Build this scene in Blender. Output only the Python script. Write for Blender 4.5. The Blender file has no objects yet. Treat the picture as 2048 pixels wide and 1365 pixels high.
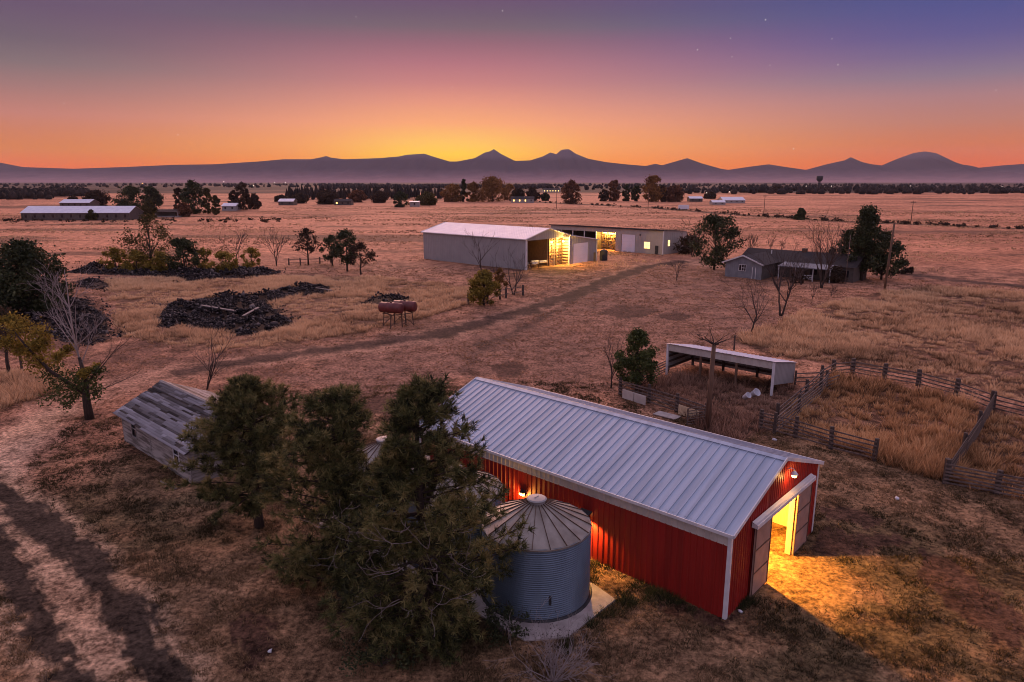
import bpy, math, random
import numpy as np
from mathutils import Vector, Matrix
rnd = random.Random(7)
rng = np.random.default_rng(7)
SC = bpy.context.scene
COL = SC.collection

# ------------------------------------------------------------------ camera model
CAMH, FPX, CX, CY, HY = 18.0, 1400.0, 1024.0, 682.5, 362.0
TH = math.atan((CY-HY)/FPX); CT, ST = math.cos(TH), math.sin(TH)

def G(px, py, z=0.0):
    """ground point seen at photo pixel"""
    u = (px-CX)/FPX; v = (CY-py)/FPX
    d = (u, CT+v*ST, -ST+v*CT); t = (z-CAMH)/d[2]
    return Vector((d[0]*t, d[1]*t, z))

def ztop(p, py):
    v = (CY-py)/FPX; Y = p.y
    return CAMH + (v*Y*CT - Y*ST)/(CT+v*ST)

def mpp(p):
    return (p.y*CT+CAMH*ST)/FPX      # metres per photo pixel at a ground point

def lin(r, g, b, k=1.0):
    f = lambda c: (c/255/12.92 if c/255 <= .04045 else ((c/255+.055)/1.055)**2.4)
    return (f(r)*k, f(g)*k, f(b)*k, 1)

# ------------------------------------------------------------------ materials
def newmat(name):
    m = bpy.data.materials.new(name); m.use_nodes = True
    nt = m.node_tree; b = nt.nodes['Principled BSDF']
    return m, nt, b

def N(nt, t, **kw):
    n = nt.nodes.new(t)
    for k, v in kw.items():
        if k in n.inputs.keys() if isinstance(k, str) else False: n.inputs[k].default_value = v
        else: setattr(n, k, v)
    return n

def ramp(nt, stops, interp='LINEAR'):
    r = nt.nodes.new('ShaderNodeValToRGB'); e = r.color_ramp.elements; r.color_ramp.interpolation = interp
    while len(e) > 1: e.remove(e[-1])
    e[0].position = stops[0][0]; e[0].color = stops[0][1]
    for p, c in stops[1:]:
        n = e.new(p); n.color = c
    return r

def c4(c): return (c[0], c[1], c[2], 1)

def mat(name, c1, c2=None, scale=3.0, rough=.7, metal=0.0, bump=0.0, bscale=None, stretch=(1, 1, 1), spec=.3, detail=5, lo=.35, hi=.65):
    m, nt, b = newmat(name)
    b.inputs['Roughness'].default_value = rough; b.inputs['Metallic'].default_value = metal
    b.inputs['Specular IOR Level'].default_value = spec
    if c2 is None: c2 = tuple(x*.75 for x in c1[:3])
    tc = N(nt, 'ShaderNodeTexCoord'); mp = N(nt, 'ShaderNodeMapping'); mp.inputs['Scale'].default_value = stretch
    nt.links.new(tc.outputs['Object'], mp.inputs[0])
    no = N(nt, 'ShaderNodeTexNoise'); no.inputs['Scale'].default_value = scale; no.inputs['Detail'].default_value = detail
    nt.links.new(mp.outputs[0], no.inputs['Vector'])
    r = ramp(nt, [(lo, c4(c1)), (hi, c4(c2))]); nt.links.new(no.outputs['Fac'], r.inputs[0])
    nt.links.new(r.outputs[0], b.inputs['Base Color'])
    if bump:
        n2 = N(nt, 'ShaderNodeTexNoise'); n2.inputs['Scale'].default_value = bscale or scale*4; n2.inputs['Detail'].default_value = 6
        nt.links.new(mp.outputs[0], n2.inputs['Vector'])
        bu = N(nt, 'ShaderNodeBump'); bu.inputs['Strength'].default_value = bump; bu.inputs['Distance'].default_value = .05
        nt.links.new(n2.outputs['Fac'], bu.inputs['Height']); nt.links.new(bu.outputs[0], b.inputs['Normal'])
    return m

def vmat(name, stops, rough=.8, spec=.15, trans=0.0, soft=0.0):
    """colour from the per-vertex 'v' attribute (leaf to leaf variation, and shade painted at grass roots)"""
    m, nt, b = newmat(name); b.inputs['Roughness'].default_value = rough; b.inputs['Specular IOR Level'].default_value = spec
    a = N(nt, 'ShaderNodeAttribute', attribute_name='v')
    r = ramp(nt, [(p, c4(c)) for p, c in stops]); nt.links.new(a.outputs['Fac'], r.inputs[0])
    nt.links.new(r.outputs[0], b.inputs['Base Color'])
    nv = None
    if soft:   # a tuft shades as a soft mass, not as separate flat blades
        ge = N(nt, 'ShaderNodeNewGeometry'); sc = N(nt, 'ShaderNodeVectorMath', operation='SCALE'); sc.inputs['Scale'].default_value = 1-soft
        ad = N(nt, 'ShaderNodeVectorMath', operation='ADD'); ad.inputs[1].default_value = (0, 0, soft); no = N(nt, 'ShaderNodeVectorMath', operation='NORMALIZE')
        nt.links.new(ge.outputs['Normal'], sc.inputs[0]); nt.links.new(sc.outputs[0], ad.inputs[0]); nt.links.new(ad.outputs[0], no.inputs[0]); nt.links.new(no.outputs[0], b.inputs['Normal'])
    if trans:
        tr = N(nt, 'ShaderNodeBsdfTranslucent'); nt.links.new(r.outputs[0], tr.inputs[0])
        mx = N(nt, 'ShaderNodeMixShader'); mx.inputs[0].default_value = trans
        nt.links.new(b.outputs[0], mx.inputs[1]); nt.links.new(tr.outputs[0], mx.inputs[2])
        nt.links.new(mx.outputs[0], nt.nodes['Material Output'].inputs[0])
    return m

def emat(name, c, s):
    m, nt, b = newmat(name); b.inputs['Base Color'].default_value = c4(c)
    b.inputs['Emission Color'].default_value = c4(c); b.inputs['Emission Strength'].default_value = s
    return m

M = {}
M['galv_roof'] = mat('painted_roof_metal', (.345, .405, .505), (.275, .325, .41), 1.1, .42, .25, spec=.5, stretch=(.15, 2.2, .15), lo=.42, hi=.6)
M['white_roof'] = mat('white_roof_metal', (.72, .70, .74), (.62, .60, .66), .6, .45, .1, spec=.5)
M['red_metal'] = mat('red_siding', (.28, .014, .010), (.20, .011, .008), 1.0, .5, 0, spec=.4, stretch=(2.2, 2.2, .12), lo=.38, hi=.64)
M['pale_metal'] = mat('pale_siding', (.50, .46, .41), (.42, .38, .34), 1.5, .5, 0, spec=.4)
M['trim'] = mat('trim_metal', (.62, .61, .62), (.52, .51, .53), 2, .45, 0, spec=.4)
M['door_panel'] = mat('door_panel_metal', (.33, .22, .18), (.26, .17, .14), 2.5, .55, .0, spec=.3)
M['wood_pale'] = mat('pale_timber', (.60, .47, .30), (.48, .36, .22), 3, .75, stretch=(6, 6, 1))
M['wood_dark'] = mat('weathered_timber', (.085, .062, .052), (.045, .034, .030), 4, .85, bump=.4, stretch=(5, 5, 1))
M['rail_wood'] = mat('weathered_rail', (.17, .125, .105), (.075, .055, .048), 3, .85, bump=.4)
M['pole_wood'] = mat('pole_timber', (.16, .095, .06), (.09, .055, .038), 2, .85, stretch=(6, 6, .6), bump=.3)
M['grey_board'] = mat('grey_weathered_board', (.30, .28, .27), (.13, .11, .10), 2.2, .85, bump=.5, stretch=(9, .5, 3), lo=.3, hi=.7)
M['old_wall'] = mat('grey_weathered_siding', (.30, .27, .245), (.10, .085, .072), 1.7, .9, bump=.4, stretch=(.3, .3, 3.4), lo=.40, hi=.62)
M['galv_bin'] = mat('galvanised_bin_wall', (.12, .165, .215), (.09, .125, .165), 1.4, .42, .35, spec=.5, stretch=(1, 1, .5))
M['bin_roof'] = mat('galvanised_bin_roof', (.30, .265, .225), (.17, .14, .11), 1.3, .5, .3, spec=.5)
M['concrete'] = mat('concrete', (.42, .37, .34), (.30, .26, .24), 2.5, .9, bump=.3)
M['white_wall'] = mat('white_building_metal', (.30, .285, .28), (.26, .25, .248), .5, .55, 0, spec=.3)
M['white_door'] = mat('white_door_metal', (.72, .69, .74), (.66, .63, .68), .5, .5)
M['shed_wall'] = mat('tan_building_metal', (.38, .345, .31), (.33, .30, .27), .5, .55)
M['house_wall'] = mat('grey_blue_siding', (.19, .20, .225), (.145, .15, .17), 1, .7)
M['house_dark'] = mat('dark_house_siding', (.10, .085, .075), (.07, .06, .055), 1, .8)
M['brown_roof'] = mat('brown_shingles', (.042, .033, .032), (.028, .023, .024), 2.5, .9, bump=.3)
M['tank_red'] = mat('faded_red_tank', (.15, .03, .028), (.10, .024, .022), 2, .5, spec=.4)
M['rust'] = mat('rusty_steel', (.13, .07, .045), (.07, .045, .035), 5, .8)
M['dark_metal'] = mat('dark_steel', (.04, .038, .04), (.025, .025, .028), 3, .6)
M['glass'] = mat('dark_window_glass', (.02, .02, .025), (.015, .015, .02), 1, .12, spec=.6)
M['white_plastic'] = mat('white_plastic', (.6, .6, .64), (.5, .5, .55), 2, .5)
M['lava'] = vmat('lava_rock', [(0, (.010, .009, .010)), (.55, (.034, .029, .030)), (1, (.17, .14, .13))], .95, .1)
M['bark'] = mat('dark_bark', (.060, .042, .034), (.032, .024, .020), 4, .95, bump=.5, stretch=(3, 3, .7))
M['twig'] = mat('bare_twig', (.085, .058, .05), (.05, .036, .032), 4, .9)
M['dead_twig'] = mat('bleached_twig', (.30, .25, .235), (.20, .165, .155), 4, .9)
M['pine'] = vmat('pine_needles', [(0, (.014, .018, .008)), (.42, (.098, .104, .034)), (1, (.32, .26, .10))], .65, .2, .15)
M['dkgreen'] = vmat('dark_green_leaves', [(0, (.012, .018, .008)), (.6, (.036, .046, .019)), (1, (.085, .088, .034))], .7, .2, .1)
M['green'] = vmat('green_leaves', [(0, (.018, .032, .010)), (1, (.095, .110, .030))], .7, .2, .2)
M['olive'] = vmat('olive_leaves', [(0, (.028, .028, .011)), (1, (.115, .095, .034))], .8, .1, .2)
M['yellow'] = vmat('yellow_autumn_leaves', [(0, (.065, .052, .014)), (.55, (.23, .17, .034)), (1, (.38, .28, .06))], .8, .1, .25)
M['gold'] = vmat('golden_autumn_leaves', [(0, (.08, .045, .018)), (1, (.32, .165, .055))], .8, .1, .2)
M['rustleaf'] = vmat('rusty_autumn_leaves', [(0, (.055, .03, .02)), (1, (.20, .095, .05))], .8, .1, .2)
M['brownleaf'] = vmat('brown_leaves', [(0, (.028, .019, .014)), (1, (.075, .05, .032))], .8, .1, .15)
M['farwood'] = vmat('far_woodland', [(0, (.010, .010, .010)), (1, (.040, .030, .026))], .9, .05)
M['grass'] = vmat('dry_grass_blades', [(0, (.085, .05, .026)), (.45, (.32, .18, .10)), (1, (.62, .36, .20))], .9, .1, .25)
M['weed'] = vmat('rusty_weed_stalks', [(0, (.08, .038, .019)), (.45, (.50, .26, .115)), (1, (.82, .52, .27))], .9, .1, .2, .5)
M['brownweed'] = vmat('brown_weed_stalks', [(0, (.05, .028, .02)), (.5, (.25, .135, .09)), (1, (.50, .31, .21))], .9, .1, .15, .45)
M['greenweed'] = vmat('green_weed_blades', [(0, (.012, .016, .008)), (.6, (.05, .055, .022)), (1, (.14, .13, .055))], .9, .1, .2)
M['meadow'] = vmat('straw_meadow_blades', [(0, (.08, .043, .024)), (.45, (.58, .34, .185)), (1, (.88, .58, .33))], .9, .1, .2, .5)
M['lawnblade'] = vmat('lawn_blades', [(0, (.035, .030, .014)), (.5, (.20, .128, .068)), (1, (.46, .30, .17))], .9, .1, .2)
M['lit'] = emat('lamp_glow', (1.0, .58, .16), 16)
M['litw'] = emat('lit_window', (1.0, .62, .16), 3.2)
M['litfar'] = emat('distant_white_lamp', (1.0, .86, .70), 5)
M['litfaro'] = emat('distant_orange_lamp', (1.0, .45, .08), 6)
M['cap_red'] = mat('red_hose', (.30, .03, .02), (.2, .02, .015), 3, .6)

# ------------------------------------------------------------------ object helpers
def link(o, parent=None):
    COL.objects.link(o)
    if parent is not None: o.parent = parent
    return o

def tag(o, label=None, cat=None, group=None, kind=None):
    if label: o['label'] = label
    if cat: o['category'] = cat
    if group: o['group'] = group
    if kind: o['kind'] = kind
    return o

def empty(name, loc, rz=0.0, label=None, cat=None, group=None):
    o = bpy.data.objects.new(name, None); o.empty_display_size = .3
    o.location = loc; o.rotation_euler = (0, 0, rz); link(o)
    return tag(o, label, cat, group)

class MB:
    def __init__(s): s.v = []; s.f = []
    def q(s, *pts):
        n = len(s.v); s.v += [tuple(p) for p in pts]; s.f.append(tuple(range(n, n+len(pts))))
    def box(s, x0, x1, y0, y1, z0, z1):
        n = len(s.v)
        s.v += [(x, y, z) for z in (z0, z1) for x, y in ((x0, y0), (x1, y0), (x1, y1), (x0, y1))]
        s.f += [tuple(n+i for i in f) for f in ((3, 2, 1, 0), (4, 5, 6, 7), (0, 1, 5, 4), (1, 2, 6, 5), (2, 3, 7, 6), (3, 0, 4, 7))]
        return s
    def beam(s, p, q, w, h, up=(0, 0, 1)):
        p, q = Vector(p), Vector(q); d = (q-p).normalized(); up = Vector(up)
        a = d.cross(up)
        if a.length < 1e-4: a = d.cross(Vector((1, 0, 0)))
        a.normalize(); b = a.cross(d); n = len(s.v)
        for c in (p, q):
            for i, j in ((-1, -1), (1, -1), (1, 1), (-1, 1)): s.v.append(tuple(c+a*(i*w/2)+b*(j*h/2)))
        s.f += [tuple(n+i for i in f) for f in ((3, 2, 1, 0), (4, 5, 6, 7), (0, 1, 5, 4), (1, 2, 6, 5), (2, 3, 7, 6), (3, 0, 4, 7))]
        return s
    def tube(s, pts, rad, n=6, cap=True):
        pts = [Vector(p) for p in pts]; m0 = len(s.v)
        for i, p in enumerate(pts):
            d = (pts[min(i+1, len(pts)-1)]-pts[max(i-1, 0)])
            if d.length < 1e-6: d = Vector((0, 0, 1))
            d.normalize(); a = d.cross(Vector((.31, .95, .07)))
            if a.length < 1e-3: a = d.cross(Vector((1, 0, 0)))
            a.normalize(); b = d.cross(a); r = rad[i] if hasattr(rad, '__len__') else rad
            for k in range(n):
                t = 2*math.pi*k/n; s.v.append(tuple(p+a*(r*math.cos(t))+b*(r*math.sin(t))))
        for i in range(len(pts)-1):
            for k in range(n):
                s.f.append((m0+i*n+k, m0+i*n+(k+1) % n, m0+(i+1)*n+(k+1) % n, m0+(i+1)*n+k))
        if cap:
            s.f.append(tuple(m0+k for k in range(n))[::-1]); s.f.append(tuple(m0+(len(pts)-1)*n+k for k in range(n)))
        return s
    def lathe(s, prof, n=32, c=(0, 0, 0)):
        m0 = len(s.v)
        for r, z in prof:
            for k in range(n):
                t = 2*math.pi*k/n; s.v.append((c[0]+r*math.cos(t), c[1]+r*math.sin(t), c[2]+z))
        for i in range(len(prof)-1):
            for k in range(n): s.f.append((m0+i*n+k, m0+i*n+(k+1) % n, m0+(i+1)*n+(k+1) % n, m0+(i+1)*n+k))
        return s
    def ribbed(s, o, du, nrm, u0, u1, zlo, zhi, sp=.3, rw=.05, rh=.025, dv=(0, 0, 1)):
        """ribbed sheet metal: zlo/zhi numbers or functions of u, measured along dv"""
        o, du, nrm, dv = Vector(o), Vector(du), Vector(nrm), Vector(dv)
        fl = zlo if callable(zlo) else (lambda u: zlo); fh = zhi if callable(zhi) else (lambda u: zhi)
        us = [(u0, 0)]; k = math.ceil((u0+rw)/sp)
        while k*sp < u1-rw:
            c = k*sp; us += [(c-rw*.7, 0), (c-rw*.35, rh), (c+rw*.35, rh), (c+rw*.7, 0)]; k += 1
        us.append((u1, 0)); n = len(s.v)
        for u, off in us:
            s.v.append(tuple(o+du*u+nrm*off+dv*fl(u))); s.v.append(tuple(o+du*u+nrm*off+dv*fh(u)))
        for i in range(len(us)-1):
            a = n+2*i; s.f.append((a, a+2, a+3, a+1))
        return s
    def build(s, name, m, parent=None, smooth=False):
        me = bpy.data.meshes.new(name); me.from_pydata(s.v, [], s.f); me.materials.append(m)
        if smooth:
            for p in me.polygons: p.use_smooth = True
        return link(bpy.data.objects.new(name, me), parent)

def npmesh(name, V, F, m, parent=None, v=None, col=None, smooth=False):
    V = np.ascontiguousarray(V, dtype=np.float32); F = np.ascontiguousarray(F, dtype=np.int32)
    k = F.shape[1]; me = bpy.data.meshes.new(name)
    me.vertices.add(len(V)); me.vertices.foreach_set('co', V.ravel())
    me.loops.add(F.size); me.loops.foreach_set('vertex_index', F.ravel())
    me.polygons.add(len(F)); me.polygons.foreach_set('loop_start', np.arange(0, F.size, k, dtype=np.int32))
    try: me.polygons.foreach_set('loop_total', np.full(len(F), k, dtype=np.int32))
    except Exception: pass
    if smooth: me.polygons.foreach_set('use_smooth', np.ones(len(F), dtype=bool))
    if v is not None:
        a = me.attributes.new('v', 'FLOAT', 'POINT'); a.data.foreach_set('value', np.ascontiguousarray(v, dtype=np.float32))
    if col is not None:
        a = me.attributes.new('col', 'FLOAT_COLOR', 'POINT')
        a.data.foreach_set('color', np.ascontiguousarray(np.concatenate([col, np.ones((len(col), 1))], 1), dtype=np.float32).ravel())
    me.materials.append(m); me.update(calc_edges=True); me.validate()
    return link(bpy.data.objects.new(name, me), parent)

# ------------------------------------------------------------------ noise
_P = rng.permutation(4096); _R = rng.random(4096)
def vnoise(x, y):
    xi = np.floor(x).astype(np.int64); yi = np.floor(y).astype(np.int64); xf = x-xi; yf = y-yi
    xf = xf*xf*(3-2*xf); yf = yf*yf*(3-2*yf)
    h = lambda a, b: _R[(_P[(a & 4095)]+b*57) & 4095]
    return (h(xi, yi)*(1-xf)+h(xi+1, yi)*xf)*(1-yf)+(h(xi, yi+1)*(1-xf)+h(xi+1, yi+1)*xf)*yf
def fbm(x, y, o=4):
    s = 0; a = .5; t = 0
    for i in range(o):
        s = s+a*vnoise(x*2**i+17.3*i, y*2**i-9.1*i); t += a; a *= .55
    return s/t
def sstep(a, b, x):
    t = np.clip((x-a)/(b-a), 0, 1); return t*t*(3-2*t)

def gz(x, y):
    x = np.asarray(x, float); y = np.asarray(y, float)
    r = np.hypot(x, y)
    return ((fbm(x*.11, y*.11, 3)-.5)*.25+(fbm(x*.9+50, y*.9, 2)-.5)*.10)*(1-sstep(120, 400, r))

def dpoly(x, y, pts):
    """distance to a polyline"""
    d = np.full(x.shape, 1e9)
    for (ax, ay), (bx, by) in zip(pts[:-1], pts[1:]):
        vx, vy = bx-ax, by-ay; L = vx*vx+vy*vy+1e-9
        t = np.clip(((x-ax)*vx+(y-ay)*vy)/L, 0, 1)
        d = np.minimum(d, np.hypot(x-ax-t*vx, y-ay-t*vy))
    return d
def inpoly(x, y, pts):
    r = np.zeros(x.shape, bool); n = len(pts)
    for i in range(n):
        ax, ay = pts[i]; bx, by = pts[(i+1) % n]
        if ay == by: continue
        c = (ay > y) != (by > y)
        r ^= c & (x < (bx-ax)*(y-ay)/(by-ay)+ax)
    return r
def W(pxs): return [(g.x, g.y) for g in (G(*p) for p in pxs)]

# ------------------------------------------------------------------ site plan
AZ = math.radians(47.8)
U = Vector((math.cos(AZ), math.sin(AZ), 0)); D = Vector((-U.y, U.x, 0))
BARN = Vector((8.99, 26.19, 0))
def barn(x, y, z=0): return BARN+U*x+D*y+Vector((0, 0, z))
def foot(o, x0, x1, y0, y1, ux=U, uy=D):
    return [tuple((o+ux*x+uy*y)[:2]) for x, y in ((x0, y0), (x1, y0), (x1, y1), (x0, y1))]
CAB = G(385, 968); WB = Vector((2.89, 144.04, 0)); BS = Vector((37.56, 175.07, 0)); HO = Vector((46.44, 129.82, 0)); LT = Vector((22.29, 57.56, 0))
FEET = [foot(BARN, 0, 10, 0, 19.5), foot(CAB, 0, 6.0, 0, 10.9), foot(WB, 0, 24.8, 0, 32), foot(BS, 0, 12, 0, 36), foot(HO, 0, 15, -14, 7.2)]
SLAB = foot(BARN, -7.0, -1.75, 4.1, 20.5)
BINC = [(-3.84, 7.2), (-3.84, 12.5), (-3.84, 17.9)]

T_MAIN = W([(-60, 980), (0, 925), (40, 865), (110, 815), (210, 780), (350, 742), (480, 725), (620, 708), (760, 690), (880, 668), (980, 643), (1080, 612), (1160, 585), (1230, 555), (1300, 530), (1380, 522), (1450, 545)])
T_DARK = W([(880, 668), (980, 643), (1080, 612), (1160, 585), (1220, 560), (1290, 535), (1360, 524)])
T_DARK2 = W([(380, 742), (540, 716), (700, 694), (860, 672), (980, 643)])
T_DARK3 = W([(960, 690), (1010, 672), (1080, 640), (1150, 600), (1200, 575)])
T_DARK4 = W([(925, 740), (960, 700), (1030, 672)])
T_L1 = W([(345, 1365), (290, 1290), (230, 1200), (150, 1100), (70, 1040), (20, 1000), (-30, 960)])
T_L2 = W([(150, 1380), (100, 1290), (60, 1200), (10, 1120), (-40, 1060)])
T_PALE = W([(190, 1330), (140, 1180), (70, 1090), (0, 1010), (-20, 940), (30, 880), (110, 828)])
T_ROADR = W([(1800, 545), (1900, 560), (2048, 574), (2200, 590)])
PATCH = [W([(1195, 628), (1230, 612), (1280, 612), (1320, 622), (1290, 634), (1240, 640)]),
         W([(1310, 630), (1350, 622), (1390, 632), (1370, 642), (1330, 642)]),
         W([(985, 735), (1020, 720), (1060, 735), (1040, 752), (1000, 752)]),
         W([(1640, 1010), (1700, 1020), (1760, 1050), (1740, 1065), (1660, 1040)]),
         W([(1640, 1060), (1760, 1075), (1830, 1090), (1700, 1110), (1620, 1108)]),
         W([(1830, 1100), (1930, 1130), (2048, 1230), (2048, 1290), (1930, 1240), (1840, 1160)]),
         W([(1320, 1165), (1450, 1230), (1500, 1215), (1440, 1260), (1330, 1210)]),
         W([(470, 1225), (540, 1225), (560, 1300), (510, 1340), (480, 1280)]),
         W([(740, 795), (800, 785), (860, 800), (800, 830), (740, 825)])]
MEADOW_R = W([(1480, 670), (1560, 648), (1640, 612), (1740, 592), (1860, 575), (2200, 600), (2300, 870), (2048, 812), (1985, 788), (1835, 752), (1660, 728), (1600, 720), (1500, 700)])
CORRAL = W([(1545, 850), (1600, 800), (1665, 757), (1767, 770), (1912, 803), (1978, 826), (1892, 962), (1760, 925), (1650, 885)])
CORRAL2 = W([(1985, 832), (2300, 870), (2300, 1040), (1990, 990), (1895, 962)])
PEN = W([(1340, 752), (1585, 770), (1560, 840), (1510, 870), (1470, 900), (1415, 880), (1360, 820), (1300, 800), (1260, 785)])
GRASS_L = W([(215, 560), (560, 555), (760, 555), (960, 580), (930, 612), (830, 640), (700, 670), (560, 690), (440, 705), (330, 690), (240, 672)])
GRASS_L2 = W([(-120, 760), (0, 745), (110, 735), (150, 770), (60, 800), (-100, 850)])
PILES = [W([(305, 640), (330, 610), (420, 596), (520, 590), (560, 576), (630, 570), (668, 576), (660, 590), (600, 590), (540, 606), (565, 630), (592, 648), (560, 665), (470, 672), (380, 655), (320, 655)]),
         W([(130, 545), (190, 530), (260, 535), (370, 543), (480, 533), (565, 545), (520, 555), (430, 560), (380, 567), (330, 553), (200, 550)]),
         W([(40, 600), (130, 592), (180, 600), (215, 640), (222, 678), (180, 692), (120, 680), (60, 660), (0, 690), (-40, 640)]),
         W([(150, 565), (190, 558), (230, 572), (215, 582), (170, 575)]),
         W([(718, 608), (745, 593), (800, 590), (832, 600), (790, 611), (740, 613)])]
FARBAND = W([(1060, 404), (1300, 416), (1500, 432), (1700, 444), (1900, 452), (2300, 470)])

# ------------------------------------------------------------------ ground
def ground_colour(x, y):
    r = np.hypot(x, y)
    n1 = fbm(x*.06, y*.06, 4); n2 = fbm(x*.45+9, y*.45, 4); n3 = fbm(x*1.7, y*1.7+31, 3); n5 = fbm(x*3.1+11, y*3.1, 3)
    def mix(c, c2, f): return c*(1-f[:, None])+np.array(c2)*f[:, None]
    c = np.tile(np.array((.45, .235, .155)), (len(x), 1))          # trodden yard, dry pink straw
    c = mix(c, (.21, .105, .078), sstep(.47, .60, n2)*.75); c = mix(c, (.15, .08, .062), sstep(.56, .66, fbm(x*.17+21, y*.26, 4))*.75)
    c = mix(c, (.56, .285, .18), sstep(.5, .7, n1)*.6)
    # greener lawn round barn and cabin, also darkened to paint the dimmer foreground light
    lawn = 1-sstep(44, 60, r+(n1-.5)*18)
    c = mix(c, (.25, .155, .092), lawn)
    c = mix(c, (.115, .088, .046), lawn*sstep(.5, .68, n1)*.8)
    c = mix(c, (.36, .215, .125), lawn*sstep(.52, .7, n2)*.7)
    # open fields
    fld = sstep(150, 200, r+(n1-.5)*40)
    c = mix(c, (.72, .335, .205), fld)
    nf = fbm(x*.02, y*.035+5, 4)
    c = mix(c, (.45, .205, .125), fld*sstep(.5, .64, nf)*.8)
    c = mix(c, (.17, .095, .065), fld*sstep(.62, .70, fbm(x*.012+3, y*.06, 4))*.8)
    far = sstep(1020, 1180, y+(fbm(x*.004, y*.002)-.5)*260)
    c = mix(c, (.040, .030, .028), far)
    c = mix(c, (.12, .072, .055), far*sstep(.58, .64, fbm(x*.0022, y*.0012+7, 3)))
    YARD = W([(560, 765), (700, 705), (1000, 635), (1150, 560), (1400, 518), (1490, 560), (1570, 640), (1480, 690), (1300, 700), (1230, 790), (1060, 765), (960, 745), (720, 800)])
    c = mix(c, (.27, .15, .115), sstep(-1.5, 1.5, np.where(inpoly(x, y, YARD), 1, -1)*dpoly(x, y, YARD+YARD[:1])+6*(n1-.5)+3*(n2-.5))*.75)
    # meadow, corral, pen; dark ground paints the shade between tufts
    for poly, colr in ((MEADOW_R, (.13, .068, .042)), (CORRAL, (.11, .055, .03)), (CORRAL2, (.09, .05, .03)), (PEN, (.09, .052, .038)), (GRASS_L, (.20, .11, .07)), (GRASS_L2, (.17, .095, .055))):
        j = 5*(fbm(x*.16, y*.16, 2)-.5)+2.5*(n2-.5); k = inpoly(x+j, y-j, poly).astype(float)
        c = mix(c, colr, k*(.55+.4*sstep(.42, .6, n2)))
    # tracks
    e = (n2-.5)*1.6+(n3-.5)*.9
    d = dpoly(x, y, T_MAIN); c = mix(c, (.48, .28, .20), (1-sstep(2.0, 3.8, d+e))*.7)
    d = dpoly(x, y, T_PALE); c = mix(c, (.62, .41, .29), (1-sstep(.9, 2.4, d+.6*e))*.85)
    dk = (.075, .047, .040)
    d = dpoly(x, y, T_DARK); c = mix(c, (.058, .034, .030), (1-sstep(1.2, 2.8, d+1.9*e))*.95)
    d = dpoly(x, y, T_DARK2); c = mix(c, (.070, .041, .036), (1-sstep(.9, 2.1, d+1.2*e))*.93)
    d = dpoly(x, y, T_DARK3); c = mix(c, dk, (1-sstep(.2, 1.1, d+1.2*e))*.85)
    d = dpoly(x, y, T_DARK4); c = mix(c, (.12, .07, .058), (1-sstep(.2, 1.3, d+1.2*e))*.7)
    d = dpoly(x, y, T_L1); c = mix(c, (.48, .33, .225), (1-sstep(.9, 2.0, d+.6*e))*.75); c = mix(c, (.042, .033, .028), (1-sstep(.68, .98, d+.75*e+1.0*(n5-.5)))*.95)
    d = dpoly(x, y, T_L2); c = mix(c, (.48, .33, .225), (1-sstep(.9, 1.8, d+.6*e))*.75*sstep(.7, 1.2, dpoly(x, y, T_L1))); c = mix(c, (.042, .033, .028), (1-sstep(.60, .90, d+.75*e+1.0*(n5-.5)))*.95)
    d = dpoly(x, y, T_ROADR); c = mix(c, (.09, .055, .045), (1-sstep(1.5, 2.6, d+e*.5))*.9)
    d = dpoly(x, y, FARBAND); c = mix(c, (.05, .034, .026), (1-sstep(3, 9, d+e*4))*.85)
    for p in PATCH:
        j = 1.6*(n2-.5)+1.0*(n3-.5); k = inpoly(x+j, y+j, p).astype(float)
        c = mix(c, (.075, .038, .032), k*.8)
    for p in PILES:
        j = 1.2*(n2-.5); k = inpoly(x+j, y+j, p).astype(float)
        c = mix(c, (.03, .024, .022), k*.9)
    # worn bare earth at the barn door
    lx = (x-BARN.x)*U.x+(y-BARN.y)*U.y; ly = (x-BARN.x)*D.x+(y-BARN.y)*D.y
    dd = np.hypot((lx-5.4)/2.6, (ly+1.0)/3.0); c = mix(c, (.27, .165, .08), (1-sstep(.7, 1.15, dd+e*.25)))
    ins = inpoly(x, y, FEET[0]).astype(float); c = mix(c, (.26, .155, .075), ins)
    ins = inpoly(x, y, FEET[2]).astype(float); c = mix(c, (.33, .19, .11), ins)
    c *= (.78+.44*fbm(x*.8+3, y*.8, 3))[:, None]; c *= np.array((.77, .735, .67))
    return np.clip(c, .01, .8)

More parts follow.
